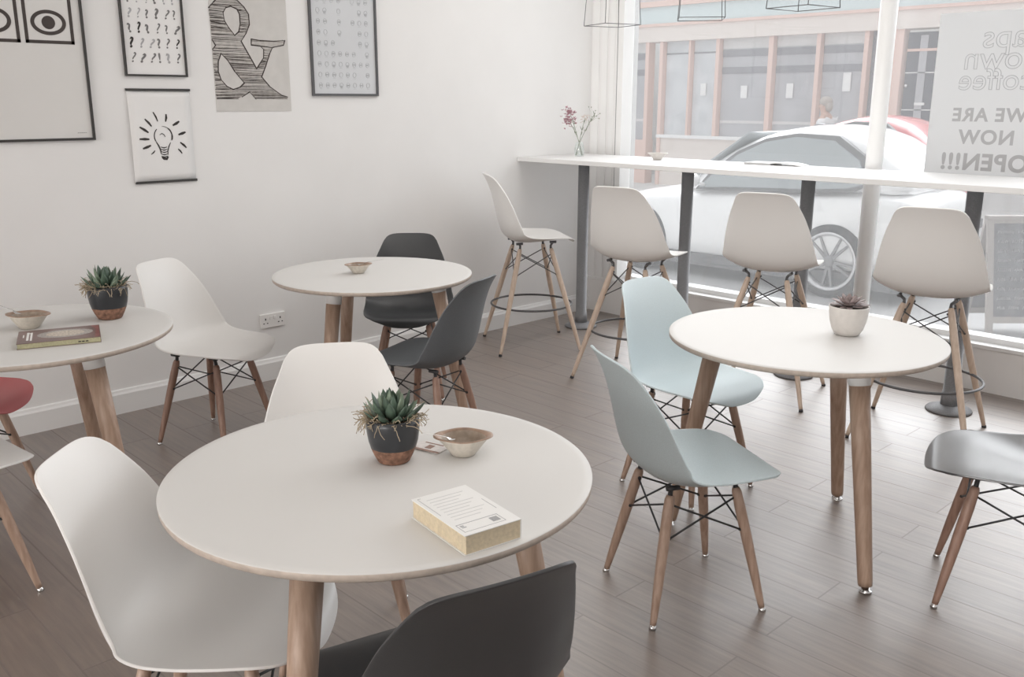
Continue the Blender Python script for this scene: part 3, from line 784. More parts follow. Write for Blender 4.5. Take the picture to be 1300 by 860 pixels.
def build_small():
    make_pot('black and brown pot with a dark green succulent on the nearest table', (2.945, -3.968, .7405), 1.0, 1, R(20))
    p2 = make_pot('black and brown pot with a spiky succulent on the left table, near the wall', (1.12, -3.88, .7405), 1.18, 4, R(200))
    # white pot with rosette
    t = thing('potted_rosette', 'small white pot with a flat mauve rosette succulent on the right-hand table', 'potted plant', (3.09, -2.165, .7405))
    b = MB().m(M['white_pot'])
    b.lathe([(0, 0), (.036, 0), (.042, .004), (.052, .022), (.0595, .048), (.0640, .078), (.0655, .097), (.064, .1005), (.0615, .098), (.060, .085), (.055, .06)], 40)
    pt_ = b.build('pot', t)
    b = MB().m(M['soil']); b.lathe([(.0615, .088), (.03, .093), (0, .094)], 32); b.build('soil', t)
    b = MB(); rnd = random.Random(2)
    for ring, cnt, el, ln in ((0, 12, 14, .060), (1, 11, 26, .050), (2, 9, 42, .040), (3, 7, 62, .030)):
        for i in range(cnt):
            a = 2*PI*(i+.5*(ring % 2))/cnt+rnd.uniform(-.1, .1); e = R(el+rnd.uniform(-5, 5))
            d = Vector((math.cos(a)*math.cos(e), math.sin(a)*math.cos(e), math.sin(e)))
            b.m(M['rosette'])
            leaf_mesh(b, (.012*math.cos(a), .012*math.sin(a), .096+.004*ring), d, ln*rnd.uniform(.9, 1.1), .022, .006, -.1 if ring < 2 else .08)
    b.build('leaves', t)
    # bowls and spoons
    hx = R(43)
    make_bowl('stoneware sugar bowl with brown rim on the nearest table, beside the paperback', (3.023, -3.833, .7405), 1.0, R(50))
    make_bowl('stoneware sugar bowl on the left table, behind the brown book', (1.083, -4.143, .7405), 1.15, R(44))
    make_bowl('little stoneware sugar bowl alone on the far table by the wall', (.990, -2.702, .7405), .95, R(70))
    bw = make_bowl('pale bowl standing on the white window counter', (.838, -.30, ZC+.0005), .95, R(30))
    remat(bw, {M['bowl_rim']: M['white_pot'], M['cream_glaze']: M['white_pot'], M['bowl_in']: M['white_pot']})
    make_spoon('steel teaspoon resting in the bowl on the nearest table', (3.031, -3.862, .7855), R(222), R(11)).scale = (.62, .62, .62)
    make_spoon('steel teaspoon sticking out over the left edge of the left table bowl', (1.063, -4.158, .7905), R(226), R(22))
    make_spoon('teaspoon resting in the little bowl on the far table', (.986, -2.705, .781), R(45), R(12))
    # sachet
    t = thing('sugar_sachet', 'brown and white paper sachet lying half under the sugar bowl on the nearest table', 'sachet', (2.945, -3.862, .7405), R(15))
    MB().m(M['sugar']).box((-.042, -.026, 0), (.036, .026, .0022)).build('paper_packet', t, bevel=.0008)
    b = MB().m(M['sugar_print']); b.box((-.042, -.026, .0022), (.036, -.018, .0027)); b.box((-.012, -.010, .0022), (.004, .010, .0027)); b.box((-.030, .018, .0022), (.02, .022, .0027)); b.build('printed_band', t)
    # thick paperback: spine on the far long side
    t = thing('paperback_book', 'thick white paperback lying face down on the nearest table', 'book', (3.3065, -4.0755, .7405), R(-8.5))
    w, d, h = .094, .061, .0375
    b = MB().m(M['page']).box((-w+.001, -d+.004, .0015), (w-.001, d-.002, h-.001)); b.build('page_block', t)
    b = MB().m(M['cover_white'])
    b.box((-w, -d+.001, h-.001), (w, d, h+.0005)); b.box((-w, -d+.001, 0), (w, d, .0015)); b.box((-w, d-.002, .0015), (w, d, h-.001))
    cv = b.build('cover', t)
    b = MB().m(M['faint']); zt = h+.0005
    for i in range(9):
        x = -.072+i*.0125
        b.box((x, -.04, zt), (x+.0016, .040-.012*((i*7) % 3), zt+.0003))
    b.m(M['ink_light'])
    # boxed panel near the right end
    def rect(x0, x1, y0, y1, tk=.0009):
        b.box((x0, y0, zt), (x0+tk*1.6, y1, zt+.0004)); b.box((x1-tk, y0, zt), (x1, y1, zt+.0004)); b.box((x0, y0, zt), (x1, y0+tk, zt+.0004)); b.box((x0, y1-tk, zt), (x1, y1, zt+.0004))
    rect(.050, .082, -.052, .036)
    for k in range(14): b.box((.057, .014+k*.0012, zt), (.074, .014+k*.0012+(.0005 if k % 3 else .0009), zt+.0004))
    b.box((.056, -.047, zt), (.061, -.040, zt+.0004)); b.box((.063, -.047, zt), (.066, -.038, zt+.0004))
    b.box((-.085, -.052, zt), (.0, -.0512, zt+.0004)); b.box((-.086, -.052, zt), (-.085, -.045, zt+.0004)); b.box((-.02, .05, zt), (.03, .0508, zt+.0004))
    b.build('cover_print', cv)
    # brown book on the left table
    t = thing('illustrated_book', 'dark brown book with a pale oval on its cover, lying on the left table', 'book', (1.324, -4.124, .7405), R(71))
    w, d, h = .1235, .091, .017
    b = MB().m(M['page_green']).box((-w+.002, -d+.002, .001), (w-.002, d-.003, h)); pgb = b.build('page_block', t)
    b = MB().m(M['cover_brown']); b.box((-w, -d, h), (w, d, h+.0016)); b.box((-w, -d, 0), (w, d, .001)); b.box((-w, d-.003, .001), (w, d, h))
    cv = b.build('cover', t)
    b = MB(); zt = h+.0016; n = 40
    b.m(M['oval_ring']); b.prism([(.018+.084*math.cos(2*PI*i/n), .005+.056*math.sin(2*PI*i/n)) for i in range(n)], lambda q: (q[0], q[1], zt+.0002), lambda q: (q[0], q[1], zt-.0001))
    b.m(M['oval_print']); b.prism([(.018+.058*math.cos(2*PI*i/n), .005+.04*math.sin(2*PI*i/n)) for i in range(n)], lambda q: (q[0], q[1], zt+.0004), lambda q: (q[0], q[1], zt))
    b.m(M['cover_red']); b.prism([(.105, -.088), (.121, -.088), (.121, .088), (.095, .088), (.112, .03)], lambda q: (q[0], q[1], zt+.0003), lambda q: (q[0], q[1], zt))
    b.m(M['cover_white']); b.box((-.097, -.055, zt), (-.090, .06, zt+.0004)); b.box((-.086, -.06, zt), (-.080, .055, zt+.0004)); b.box((-.09, .04, zt), (-.086, .05, zt+.0004)); b.box((-.108, -.01, zt), (-.104, .03, zt+.0004))
    b.build('cover_print', cv)
    b = MB().m(M['ink'])
    for k in range(3): b.box((.055+k*.011, -d+.0012, .006), (.063+k*.011, -d+.0021, .0095))
    b.build('edge_print', pgb)
    # book on the window counter
    t = thing('open_magazine', 'grey booklet lying open on the window counter', 'magazine', (1.565, -.165, ZC+.0005), R(4))
    b = MB().m(M['grey_cover']).box((-.135, -.075, 0), (.035, .075, .012)); b.build('closed_pages', t, bevel=.002)
    b = MB().m(M['cover_white'])
    b.loft([[(.035+.17*f, y, .012-.009*f+.010*math.sin(PI*f)*.7+dz) for y, dz in ((-.07, 0), (.07, 0), (.07, -.0012), (-.07, -.0012))] for f in [i/8 for i in range(9)]]); b.build('open_leaf', t)

    # vase with flowers
    vx, vy = .262, -.40
    t = MB().m(M['vase'])
    t.lathe([(0, .002), (.026, .0), (.031, .004), (.033, .05), (.026, .085), (.024, .095), (.0225, .095), (.0245, .085), (.0312, .05), (.029, .008), (0, .006)], 28)
    o = t.build('glass_vase'); o.location = (vx, vy, ZC+.0005); tag(o, 'clear glass vase at the corner end of the window counter', 'vase')
    rnd = random.Random(11)
    # camera-right direction in the room is about (+.69,+.72): spread the heads along it
    rt = Vector((.694, .72, 0)); bk = Vector((-.72, .694, 0))
    GR = 'cut flowers in the glass vase'
    def flower(name, label, base, neck, head, kind):
        t = thing(name, label, 'flower', (vx, vy, ZC+.008), 0, GR)
        P = lambda a, z, q=0: rt*a+bk*q+Vector((0, 0, z))
        b = MB().m(M['stem'])
        p0, p1, p2 = P(*base), P(*neck), P(*head)
        pts = [p0.lerp(p1, f) for f in (0, .5)]+[p1.lerp(p2, f)+Vector((0, 0, .01*math.sin(PI*f))) for f in (0, .25, .5, .75, 1)]
        b.tube(pts, [.0022, .0022, .002, .0018, .0016, .0014, .0011], 6)
        for i in range(9):
            f = rnd.uniform(.25, .95); q = p1.lerp(p2, f)
            dv = (p2-p1).normalized()*.8+Vector((rnd.uniform(-1, 1), rnd.uniform(-1, 1), rnd.uniform(-.3, .5)))*.7
            leaf_mesh(b, q, dv, rnd.uniform(.02, .04), .006, .0015, .1)
        b.build('stem', t)
        if kind == 'pink':
            b = MB().m(M['petal'])
            for i in range(42):
                q = p2+Vector((rnd.gauss(0, .022), rnd.gauss(0, .022), rnd.gauss(0, .017)))
                for k in range(5):
                    a = rnd.uniform(0, 2*PI); leaf_mesh(b, q, (math.cos(a), math.sin(a), rnd.uniform(.1, 1)), .015, .008, .002, .1)
            b.build('flower_head', t)
        elif kind == 'pale':
            b = MB().m(M['petal_pale'])
            for i in range(22):
                q = p2+Vector((rnd.gauss(0, .022), rnd.gauss(0, .02), rnd.gauss(0, .014)))
                for k in range(4):
                    a = rnd.uniform(0, 2*PI); leaf_mesh(b, q, (math.cos(a), math.sin(a), rnd.uniform(.1, 1)), .010, .006, .002, .1)
            b.build('flower_head', t)
        else:
            b = MB().m(M['stem'])
            for i in range(9):
                q = p2+rt*rnd.uniform(-.05, .045)+bk*rnd.uniform(-.03, .03)+Vector((0, 0, rnd.uniform(-.04, .05)))
                b.tube([p1.lerp(p2, .7), (p1.lerp(p2, .85)+q)/2, q], .0007, 4)
                b.ball(q, .004, 6)
            b.build('seed_sprig', t)
        return t
    flower('pink_flower', 'large dusty pink flower head leaning left in the glass vase', (.022, .0), (-.005, .09), (-.066, .275), 'pink')
    flower('pink_flower', 'smaller dusty pink flower head low on the left of the bunch', (.016, .0, .01), (-.002, .09), (-.072, .225, .02), 'pink')
    flower('pale_flower', 'pale cream flower in the middle of the bunch in the vase', (-.020, .0), (.0, .09), (.035, .245), 'pale')
    flower('seed_stem', 'thin seed-head sprig leaning right out of the vase', (-.024, .0, .01), (.004, .09), (.10, .275), 'sprig')

def build_pendants():
    t0 = None
    for (x, y, a, l) in ((.535, -.42, R(-18), 'black wire cage pendant lamp nearest the corner of the room'), (1.20, -.42, R(38), 'black wire cage pendant lamp in the middle of the row'), (1.945, -.60, R(-8), 'black wire cage pendant lamp at the right end of the row')):
        if t0 is None:
            t0 = thing('pendant_lamp', l, 'lamp', (x, y, 1.965), a, 'wire cage pendant lamps over the counter')
            s, q, h = .128, .075, .32; r = .0022
            b = MB().m(M['grey_metal'])
            bot = [(s, s, 0), (-s, s, 0), (-s, -s, 0), (s, -s, 0)]; top = [(q*i/abs(i) if 0 else x_*.86, y_*.86, h) for x_, y_, _ in bot for i in (1,)]
            for i in range(4):
                b.tube([bot[i], bot[(i+1) % 4]], r, 6); b.tube([top[i], top[(i+1) % 4]], r, 6); b.tube([bot[i], top[i]], r, 6); b.tube([top[i], (0, 0, h+.12)], r, 6)
            b.build('wire_cage', t0)
            b = MB().m(M['black_metal']); b.tube([(0, 0, h+.05), (0, 0, h+.14)], .02, 16); b.build('lamp_holder', t0)
            b = MB().m(M['black_metal']); b.tube([(0, 0, h+.14), (0, 0, 3.0-1.966)], .003, 6); b.build('cord', t0)
            b = MB().m(M['lamp_clear']); b.ball((0, 0, h-.01), (.032, .032, .045), 16); b.tube([(0, 0, h+.02), (0, 0, h+.06)], .014, 12); b.build('bulb', t0)
        else: dup(t0, (x, y, 1.965), a, l)

# ------------------------------------------------------------------ window poster
def build_window_poster():
    x0, x1, z0, z1 = 2.352, 2.965, 1.05, 1.955; y = .104; cx = (x0+x1)/2
    t = thing('window_poster', 'translucent white poster on the window with mirrored lettering saying we are now open', 'poster', (cx, y, z0))
    p = MB().m(M['vinyl']).box((x0-cx, -.0012, 0), (x1-cx, 0, z1-z0)).build('poster_sheet', t)
    # the lettering faces the street: from inside it reads mirrored
    def T(x, z): return Matrix.Translation((x-cx, -.0016, z-z0)) @ Matrix(((-1,0,0,0),(0,0,1,0),(0,1,0,0),(0,0,0,1)))
    c = 2.655
    def heavy(s_, size, z, off=.0032, sp=1.1):
        o = text_mesh(s_, size, M['ink_light'], 'bold_lettering', p, T(c, z), .0003, off, spacing=sp); return o
    heavy('WE ARE', .094, 1.408, .0028, 1.12); heavy('NOW', .100, 1.292, .003, 1.12); heavy('OPEN!!!', .118, 1.157, .004, 1.1)
    for s_, z, x, size in (('aps', 1.775, 2.685, .165), ('own', 1.670, 2.64, .165), ('coffee', 1.567, 2.665, .150)):
        text_mesh(s_, size, M['ink_light'], 'outline_lettering', p, T(x, z), outline=.0012, spacing=1.0)

# ------------------------------------------------------------------ outside
GZ = -.11
def make_wheel(parent, x, y, r, side):
    b = MB().m(M['tyre'])
    def ring(prof, mat_):
        b.m(mat_); rings = []
        for rr, yy in prof: rings.append([(x+rr*math.cos(2*PI*i/40), y+side*yy, GZ+r+rr*math.sin(2*PI*i/40)) for i in range(40)])
        b.loft(rings, True, False)
    ring([(r*.74, .19), (r*.78, .01), (r*.80, -.004), (r*.93, -.004), (r, .02), (r, .17), (r*.93, .19), (r*.74, .19)], M['tyre'])
    w = b.build('wheel', parent)
    b = MB(); ring([(r*.80, -.004), (r*.78, -.008), (r*.72, .0), (r*.68, .04), (r*.68, .12)], M['alloy'])
    b.m(M['alloy_dark']); ring([(r*.68, .07), (.02, .07)], M['alloy_dark'])
    b.m(M['alloy_mid'])
    for k in range(10):
        a = 2*PI*k/10+(.12 if k % 2 else -.12); u = Vector((math.cos(a), 0, math.sin(a))); v = Vector((-math.sin(a), 0, math.cos(a)))
        c0 = Vector((x, y+side*.008, GZ+r))
        q = [c0+u*.04+v*.013, c0+u*.04-v*.013, c0+u*r*.72-v*.008, c0+u*r*.72+v*.008]
        va = [b.bm.verts.new(p) for p in q]; vb = [b.bm.verts.new(p+Vector((0, side*.04, 0))) for p in q]
        b._f(va); b._f(vb[::-1])
        for i in range(4): b._f([va[i], vb[i], vb[(i+1) % 4], va[(i+1) % 4]])
    b.ball((x, y+side*.01, GZ+r), (.05, .02, .05), 12)
    b.build('alloy_rim', w)
def make_car(label, x_front, y_near, paint, wheels, scale=1.0, roof=1.30):
    """car parked along x, nose towards -x; near side at y_near"""
    t = thing('parked_car', label, 'car', (0, 0, 0))
    hw = .80; cy = y_near+hw; x0 = x_front; L = 3.55
    # stations: x offset, half width, bottom z, shoulder z
    st = [(0, .50, .12, .38), (.05, .62, .08, .46), (.25, .72, .06, .56), (.55, .78, .05, .62), (1.0, .80, .05, .66), (1.45, .80, .05, .69), (2.2, .80, .05, .72), (2.75, .80, .05, .75), (3.02, .77, .06, .76), (3.24, .70, .10, .74), (3.33, .60, .22, .66), (3.36, .52, .30, .58)]
    b = MB().m(paint); rings = []
    for dx, w, zb, zs in st:
        x = x0+dx; zb += GZ*.0
        zm = (zb+zs)/2
        pts = [(-w*.86, zb), (-w*.97, zb+.05), (-w, zm-.03), (-w*.985, zm+.10), (-w*.95, zs-.05), (-w*.86, zs), (-w*.5, zs+.035), (0, zs+.05)]
        pts = pts+[(-a, z) for a, z in reversed(pts[:-1])]
        rings.append([(x, cy+a, z) for a, z in pts])
    b.loft(rings); body = b.build('car_body', t, subsurf=1)
    # cabin: glazed band, then roof
    cab = [(1.02, .70, .68, .70), (1.35, .70, .70, 1.0), (1.75, .69, .72, 1.22), (2.15, .69, .72, roof), (2.6, .68, .74, roof-.005), (2.95, .67, .76, 1.14), (3.25, .62, .77, .82)]
    def sect(dx, w, zb, zt):
        h = zt-zb; return [(-w, zb), (-w*.97, zb+h*.25), (-w*.90, zb+h*.62), (-w*.80, zb+h*.9), (-w*.6, zt), (0, zt+.02), (w*.6, zt), (w*.80, zb+h*.9), (w*.90, zb+h*.62), (w*.97, zb+h*.25), (w, zb)]
    b = MB().m(paint); b.loft([[(x0+dx, cy+a, z) for a, z in sect(dx, w, zb-.03, zt)] for dx, w, zb, zt in cab], True, True); b.build('cabin', t, subsurf=1)
    # side glass on both sides, windscreen, seals: slightly proud of the cabin
    def side(pts, s_, mat_, name, off):
        q = []
        for dx, f in pts:
            for (a, b_) in zip(cab, cab[1:]):
                if a[0] <= dx <= b_[0]:
                    k = (dx-a[0])/(b_[0]-a[0]); w = a[1]+(b_[1]-a[1])*k; zb = a[2]+(b_[2]-a[2])*k; zt = a[3]+(b_[3]-a[3])*k; break
            h = zt-zb; fr = [(0, 1), (.25, .97), (.62, .90), (.9, .80)]
            for (f0, w0), (f1, w1) in zip(fr, fr[1:]):
                if f0 <= f <= f1: ww = w0+(w1-w0)*(f-f0)/(f1-f0)
            q.append((x0+dx, cy+s_*(w*ww+off), zb+h*f))
        mb = MB().m(mat_)
        va = [mb.bm.verts.new(p) for p in q]; vb = [mb.bm.verts.new((p[0], p[1]-s_*.06, p[2])) for p in q]
        c = mb.bm.verts.new(tuple(sum(v[i] for v in q)/len(q) for i in range(3)))
        for i in range(len(q)): mb._f([va[i], va[(i+1) % len(q)], c]); mb._f([va[i], vb[i], vb[(i+1) % len(q)], va[(i+1) % len(q)]])
        return mb.build(name, t)
    low = [(1.30, .10), (1.6, .08), (2.0, .08), (2.4, .08), (2.75, .12), (2.90, .22)]
    hi = [(2.80, .62), (2.55, .80), (2.2, .84), (1.9, .82), (1.65, .72), (1.42, .45)]
    low2 = [(1.26, .04), (1.6, .03), (2.0, .03), (2.4, .03), (2.8, .07), (2.94, .22)]
    hi2 = [(2.86, .70), (2.58, .87), (2.2, .89), (1.9, .88), (1.62, .80), (1.38, .52)]
    for s_ in (-1, 1):
        side(low2+hi2, s_, M['car_seal'], 'window_seal', .030); side(low+hi, s_, M['car_glass'], 'side_window', .038)
    b = MB().m(M['car_glass']); rows = []
    for f in [i/5 for i in range(6)]:
        dx = 1.10+.60*f; z = .775+.43*f; w = .62-.08*f
        rows.append([(x0+dx-.03*math.cos(u*1.3), cy+u*w, z+.02) for u in (-1, -.5, 0, .5, 1)])
    b.loft(rows, False, False); b.build('windscreen', t, solid=.02)
    b = MB().m(M['lamp_red'])
    for s_ in (-1, 1): b.ball((x0+3.29, cy+s_*.56, .62), (.045, .10, .05), 12)
    b.build('tail_lamps', t)
    b = MB().m(M['lamp_clear'])
    for s_ in (-1, 1): b.ball((x0+.18, cy+s_*.55, .47), (.16, .12, .06), 12)
    b.build('head_lamps', t)
    b = MB().m(paint); b.ball((x0+1.33, y_near-.08, .80), (.06, .10, .065), 12); b.tube([(x0+1.33, y_near-.03, .78), (x0+1.36, y_near+.12, .74)], .02, 8); b.build('wing_mirror', t)
    for wx in wheels:
        for s_, yy in ((1, y_near-.012), (-1, y_near+2*hw+.012)): make_wheel(t, wx, yy, .31, s_)
    b = MB().m(M['car_seal']); b.box((x0+.7, y_near+.03, .0), (x0+3.3, y_near+2*hw-.03, .11)); b.build('underbody', t)
    return t

def build_outside():
    struct(MB().m(M['pavement']).box((-14, .22, GZ-.1), (14, 1.75, GZ+.0)).build('pavement'))
    struct(MB().m(M['road']).box((-14, 1.75, GZ-.2), (14, 8.2, GZ-.001)).build('road'))
    struct(MB().m(M['pavement']).box((-14, 8.2, GZ-.1), (14, 12.1, GZ+.0)).build('far_pavement'))
    make_car('white coupe parked right outside the window', -1.90, 2.16, M['car_white'], (-1.22, .79))
    c2 = make_car('red car on the far side of the street, mostly hidden by the white coupe', -3.0, 5.4, M['car_red'], (-2.32, -.28), roof=1.34)
    # shop across the street
    Y = 10.0
    t = thing('shop_front', 'peach and teal shopfront across the street', 'building', (0, Y, GZ))
    g = GZ
    def bx(mb, x0, x1, z0, z1, y0, y1): mb.box((x0, y0, z0-g), (x1, y1, z1-g))
    b = MB().m(M['render']); bx(b, -14, 6, 3.3, 3.5, 0, .4); bx(b, -14, -9.2, GZ, 3.3, 0, .4); bx(b, -14, 6, GZ, 3.5, 1.9, 2.1); b.build('facade_wall', t)
    b = MB().m(M['teal']); bx(b, -9.2, 6, 2.93, 3.24, -.06, .3); b.build('signboard', t)
    b = MB().m(M['peach']); bx(b, -9.2, 6, 3.24, 3.34, -.14, .3); b.build('cornice', t)
    b = MB().m(M['peach_pale']); bx(b, -9.2, 6, 2.60, 2.88, -.10, .3); b.m(M['peach']); bx(b, -9.2, 6, 2.88, 2.93, -.14, .3); b.build('fascia', t)
    b = MB().m(M['peach_pale']); bx(b, -7.0, -2.55, GZ, .80, -.03, .2); b.m(M['trim']); bx(b, -7.02, -2.55, .80, .86, -.08, .2); b.build('stall_riser', t)
    b = MB().m(M['peach']); bx(b, -9.2, -7.3, GZ, .74, -.03, .2); b.build('stall_riser', t)
    for x, w, m_ in ((-7.32, .10, 'peach'), (-6.98, .09, 'peach'), (-6.32, .05, 'peach'), (-5.70, .09, 'peach'), (-4.60, .11, 'peach'), (-3.70, .09, 'peach'), (-2.86, .09, 'peach'), (-2.36, .26, 'peach'), (-1.62, .12, 'peach')):
        b = MB().m(M[m_]); w *= .82; bx(b, x-w/2, x+w/2, GZ if x in (-2.36, -1.62, -6.98, -7.32) else .86, 2.62, -.06, .14); b.build('pilaster', t)
    b = MB().m(M['teal_deep']); bx(b, -7.26, -7.03, GZ, 2.6, .3, .4); b.build('recessed_door', t)
    for x0, x1, m_ in ((-9.1, -7.38, 'shop_mid'), (-6.93, -6.35, 'shop_light'), (-6.29, -5.75, 'shop_light'), (-5.65, -4.66, 'shop_mid'), (-4.54, -3.75, 'shop_mid'), (-3.65, -2.91, 'shop_mid'), (-2.81, -2.49, 'shop_dark')):
        z0 = .86 if x0 > -7 else .74
        b = MB().m(M[m_]); bx(b, x0, x1, z0, 2.6, .06, .08); w = b.build('shop_window', t)
        b = MB().m(M['shop_dark'])
        if m_ == 'shop_mid':
            bx(b, x0, x1, 2.28, 2.40, .05, .06); bx(b, x0, x1, 1.98, 2.10, .05, .06)
            b.m(M['render']); bx(b, x0, x1, 2.42, 2.6, .045, .06); bx(b, x0, x1, 1.10, 1.15, .05, .06)
        else: bx(b, x0, x1, 2.36, 2.39, .05, .06)
        b.build('inner_shelf', w)
    for x0, z0, w, h in ((-5.22, 1.55, .13, .22), (-4.30, 1.55, .13, .25), (-3.26, 1.66, .14, .30), (-6.10, 1.6, .12, .22)):
        b = MB().m(M['paper_white']); bx(b, x0, x0+w, z0, z0+h, .035, .045); b.build('paper_notice', t)
    d = MB().m(M['door_dark']); bx(d, -2.22, -1.70, GZ, 2.55, .04, .12); dr = d.build('door', t)
    b = MB().m(M['shop_mid']); bx(b, -2.02, -1.90, GZ+.1, 2.5, .03, .04); b.build('door_panel', dr)
    b = MB().m(M['peach']); bx(b, -2.22, -1.70, 2.26, 2.30, .02, .04); b.build('door_transom', dr)
    b = MB().m(M['trim']); bx(b, -2.02, -1.86, 1.44, 1.48, .02, .04); bx(b, -2.22, -1.70, 1.36, 1.375, .03, .04); bx(b, -2.22, -1.70, 1.93, 1.945, .03, .04); b.build('letter_slot', dr)
    b = MB().m(M['chrome']); b.ball((-2.17, .0, 1.74-g), .03, 10); b.build('door_knob', dr)
    b = MB().m(M['render']); bx(b, -1.56, 6, GZ, 2.6, 0, .3); b.build('facade_wall', t)
    # A-board
    t = thing('chalkboard_sign', 'folding chalkboard sign standing on the pavement at the right edge', 'sign', (2.28, 1.62, GZ), R(46))
    h = .86; W = .62
    def leaf(sgn, front):
        an = R(13)*sgn
        Tm = Matrix.Translation((0, .40 if not front else 0, 0)) @ Matrix.Rotation(-an, 4, 'X')
        if front: Tm = Matrix.Rotation(-R(13), 4, 'X')
        b = MB().m(M['board_frame']); fw = .045
        for a, c in (((0, 0), (fw, h)), ((W-fw, 0), (W, h)), ((fw, .12), (W-fw, .12+fw)), ((fw, h-fw), (W-fw, h))): b.box((a[0], -.012, a[1]), (c[0], .012, c[1]), Tm)
        fr = b.build('board_leaf', t)
        b = MB().m(M['slate']).box((fw, -.004, .12+fw), (W-fw, .006, h-fw), Tm); pn = b.build('slate_panel', fr)
        if front:
            rnd = random.Random(21)
            b = MB().m(M['chalk'])
            for i in range(9):
                zz = h-.105-i*.066; x = fw+.03; x1 = W-fw-.03-rnd.uniform(0, .16)
                if i in (2, 5): x1 -= .12
                while x < x1:
                    n = rnd.randint(3, 6); pts = []
                    for k in range(n*3):
                        pts.append(Tm @ Vector((x+k*.0065, -.0050, zz+(.017 if k % 2 else -.013)*rnd.uniform(.4, 1))))
                    b.tube(pts, .0022, 4); x += n*3*.0065+.022
            b.build('chalk_lettering', pn)
    leaf(1, True); leaf(-1, False)
    b = MB().m(M['grey_metal']); b.tube([(.01, .10, .43), (.01, .30, .43)], .008, 8); b.build('hinge_stay', t)
    b = MB().m(M['board_frame']); b.box((0, .17, h*.955), (W, .23, h*.985)); b.build('top_hinge', t)
    build_person()

def skin_obj(name, verts, edges, radii, material, parent=None, sub=2):
    me = bpy.data.meshes.new(name); me.from_pydata(verts, edges, []); me.materials.append(material)
    o = bpy.data.objects.new(name, me); COL.objects.link(o)
    if parent: o.parent = parent
    md = o.modifiers.new('skin', 'SKIN'); md.use_smooth_shade = True
    for i, r in enumerate(radii): me.skin_vertices[0].data[i].radius = (r, r)
    for i in range(len(verts)): me.skin_vertices[0].data[i].use_root = (i == 0)
    sb = o.modifiers.new('sub', 'SUBSURF'); sb.levels = sub; sb.render_levels = sub
    return o
def build_person():
    # walks towards -x along the far pavement; local: +X forward
    t = thing('person', 'person with fair hair and a white shirt walking past the shopfront', 'person', (-2.98, 9.15, GZ), PI)
    V, E, Rr = [], [], []
    def add(p, r, par=None):
        V.append(p); Rr.append(r); i = len(V)-1
        if par is not None: E.append((par, i))
        return i
    pel = add((0, 0, .90), .125)
    wst = add((.02, 0, 1.04), .115, pel); che = add((.05, 0, 1.22), .13, wst); sh = add((.06, 0, 1.34), .10, che)
    nk = add((.075, 0, 1.42), .052, sh); hd = add((.10, 0, 1.50), .078, nk); cr = add((.105, 0, 1.58), .085, hd); add((.10, 0, 1.64), .05, cr)
    def arm(s, el, wr):
        a = add((.05, s*.16, 1.33), .06, sh); e = add(el, .042, a); w = add(wr, .030, e)
        d = (Vector(wr)-Vector(el)).normalized()
        pm = add(tuple(Vector(wr)+d*.05), .034, w)
        for k, (off, ln) in enumerate(((-.024, .062), (-.008, .072), (.009, .066), (.024, .052))):
            b0 = Vector(wr)+d*.085+Vector((0, 0, 0))+Vector((off, 0, off*.2)); m = add(tuple(b0), .010, pm); m2 = add(tuple(b0+d*ln*.55+Vector((.006, 0, 0))), .009, m); add(tuple(b0+d*ln+Vector((.016, -s*.006, 0))), .0075, m2)
        tb = add(tuple(Vector(wr)+d*.035+Vector((.036, 0, 0))), .011, pm); add(tuple(Vector(wr)+d*.075+Vector((.048, 0, 0))), .009, tb)
    arm(1, (.0, .21, 1.08), (.10, .20, .86)); arm(-1, (.10, -.21, 1.08), (.24, -.18, .90))
    def leg(s, kn, an, toe):
        h = add((0, s*.09, .84), .095, pel); k = add(kn, .062, h); a = add(an, .042, k); he = add((an[0], an[1], .045), .045, a); add(toe, .035, he)
    leg(1, (.16, .09, .48), (.26, .09, .10), (.44, .09, .035)); leg(-1, (-.06, -.09, .47), (-.26, -.09, .12), (-.10, -.09, .035))
    body = skin_obj('body', V, E, Rr, M['skin'], t)
    # face
    b = MB().m(M['skin']); b.ball((.185, 0, 1.525), (.020, .013, .018), 10); b.build('nose', t)
    b = MB().m(M['dark'])
    for s in (-1, 1): b.ball((.172, s*.030, 1.555), .008, 8)
    b.build('eyes', t)
    b = MB().m(M['lamp_red']); b.ball((.170, 0, 1.478), (.008, .022, .005), 8); b.build('mouth', t)
    b = MB().m(M['skin'])
    for s in (-1, 1): b.ball((.095, s*.088, 1.535), (.018, .010, .028), 8)
    b.build('ears', t)
    b = MB().m(M['hair']); b.ball((.078, 0, 1.60), (.105, .098, .088), 16); b.ball((.02, 0, 1.53), (.055, .085, .09), 12); b.build('hair', t)
    sv = [(0, 0, .86), (.02, 0, 1.04), (.05, 0, 1.22), (.06, 0, 1.33), (.05, .165, 1.32), (.015, .21, 1.13), (.05, -.165, 1.32), (.09, -.21, 1.13)]
    skin_obj('shirt', sv, [(0, 1), (1, 2), (2, 3), (3, 4), (4, 5), (3, 6), (6, 7)], [.145, .14, .152, .118, .085, .072, .085, .072], M['shirt'], t)
    tv = [(0, 0, .92), (0, .09, .83), (.16, .09, .48), (.25, .09, .14), (0, -.09, .83), (-.06, -.09, .47), (-.25, -.09, .16)]
    skin_obj('trousers', tv, [(0, 1), (1, 2), (2, 3), (0, 4), (4, 5), (5, 6)], [.138, .11, .08, .068, .11, .08, .068], M['jeans'], t)

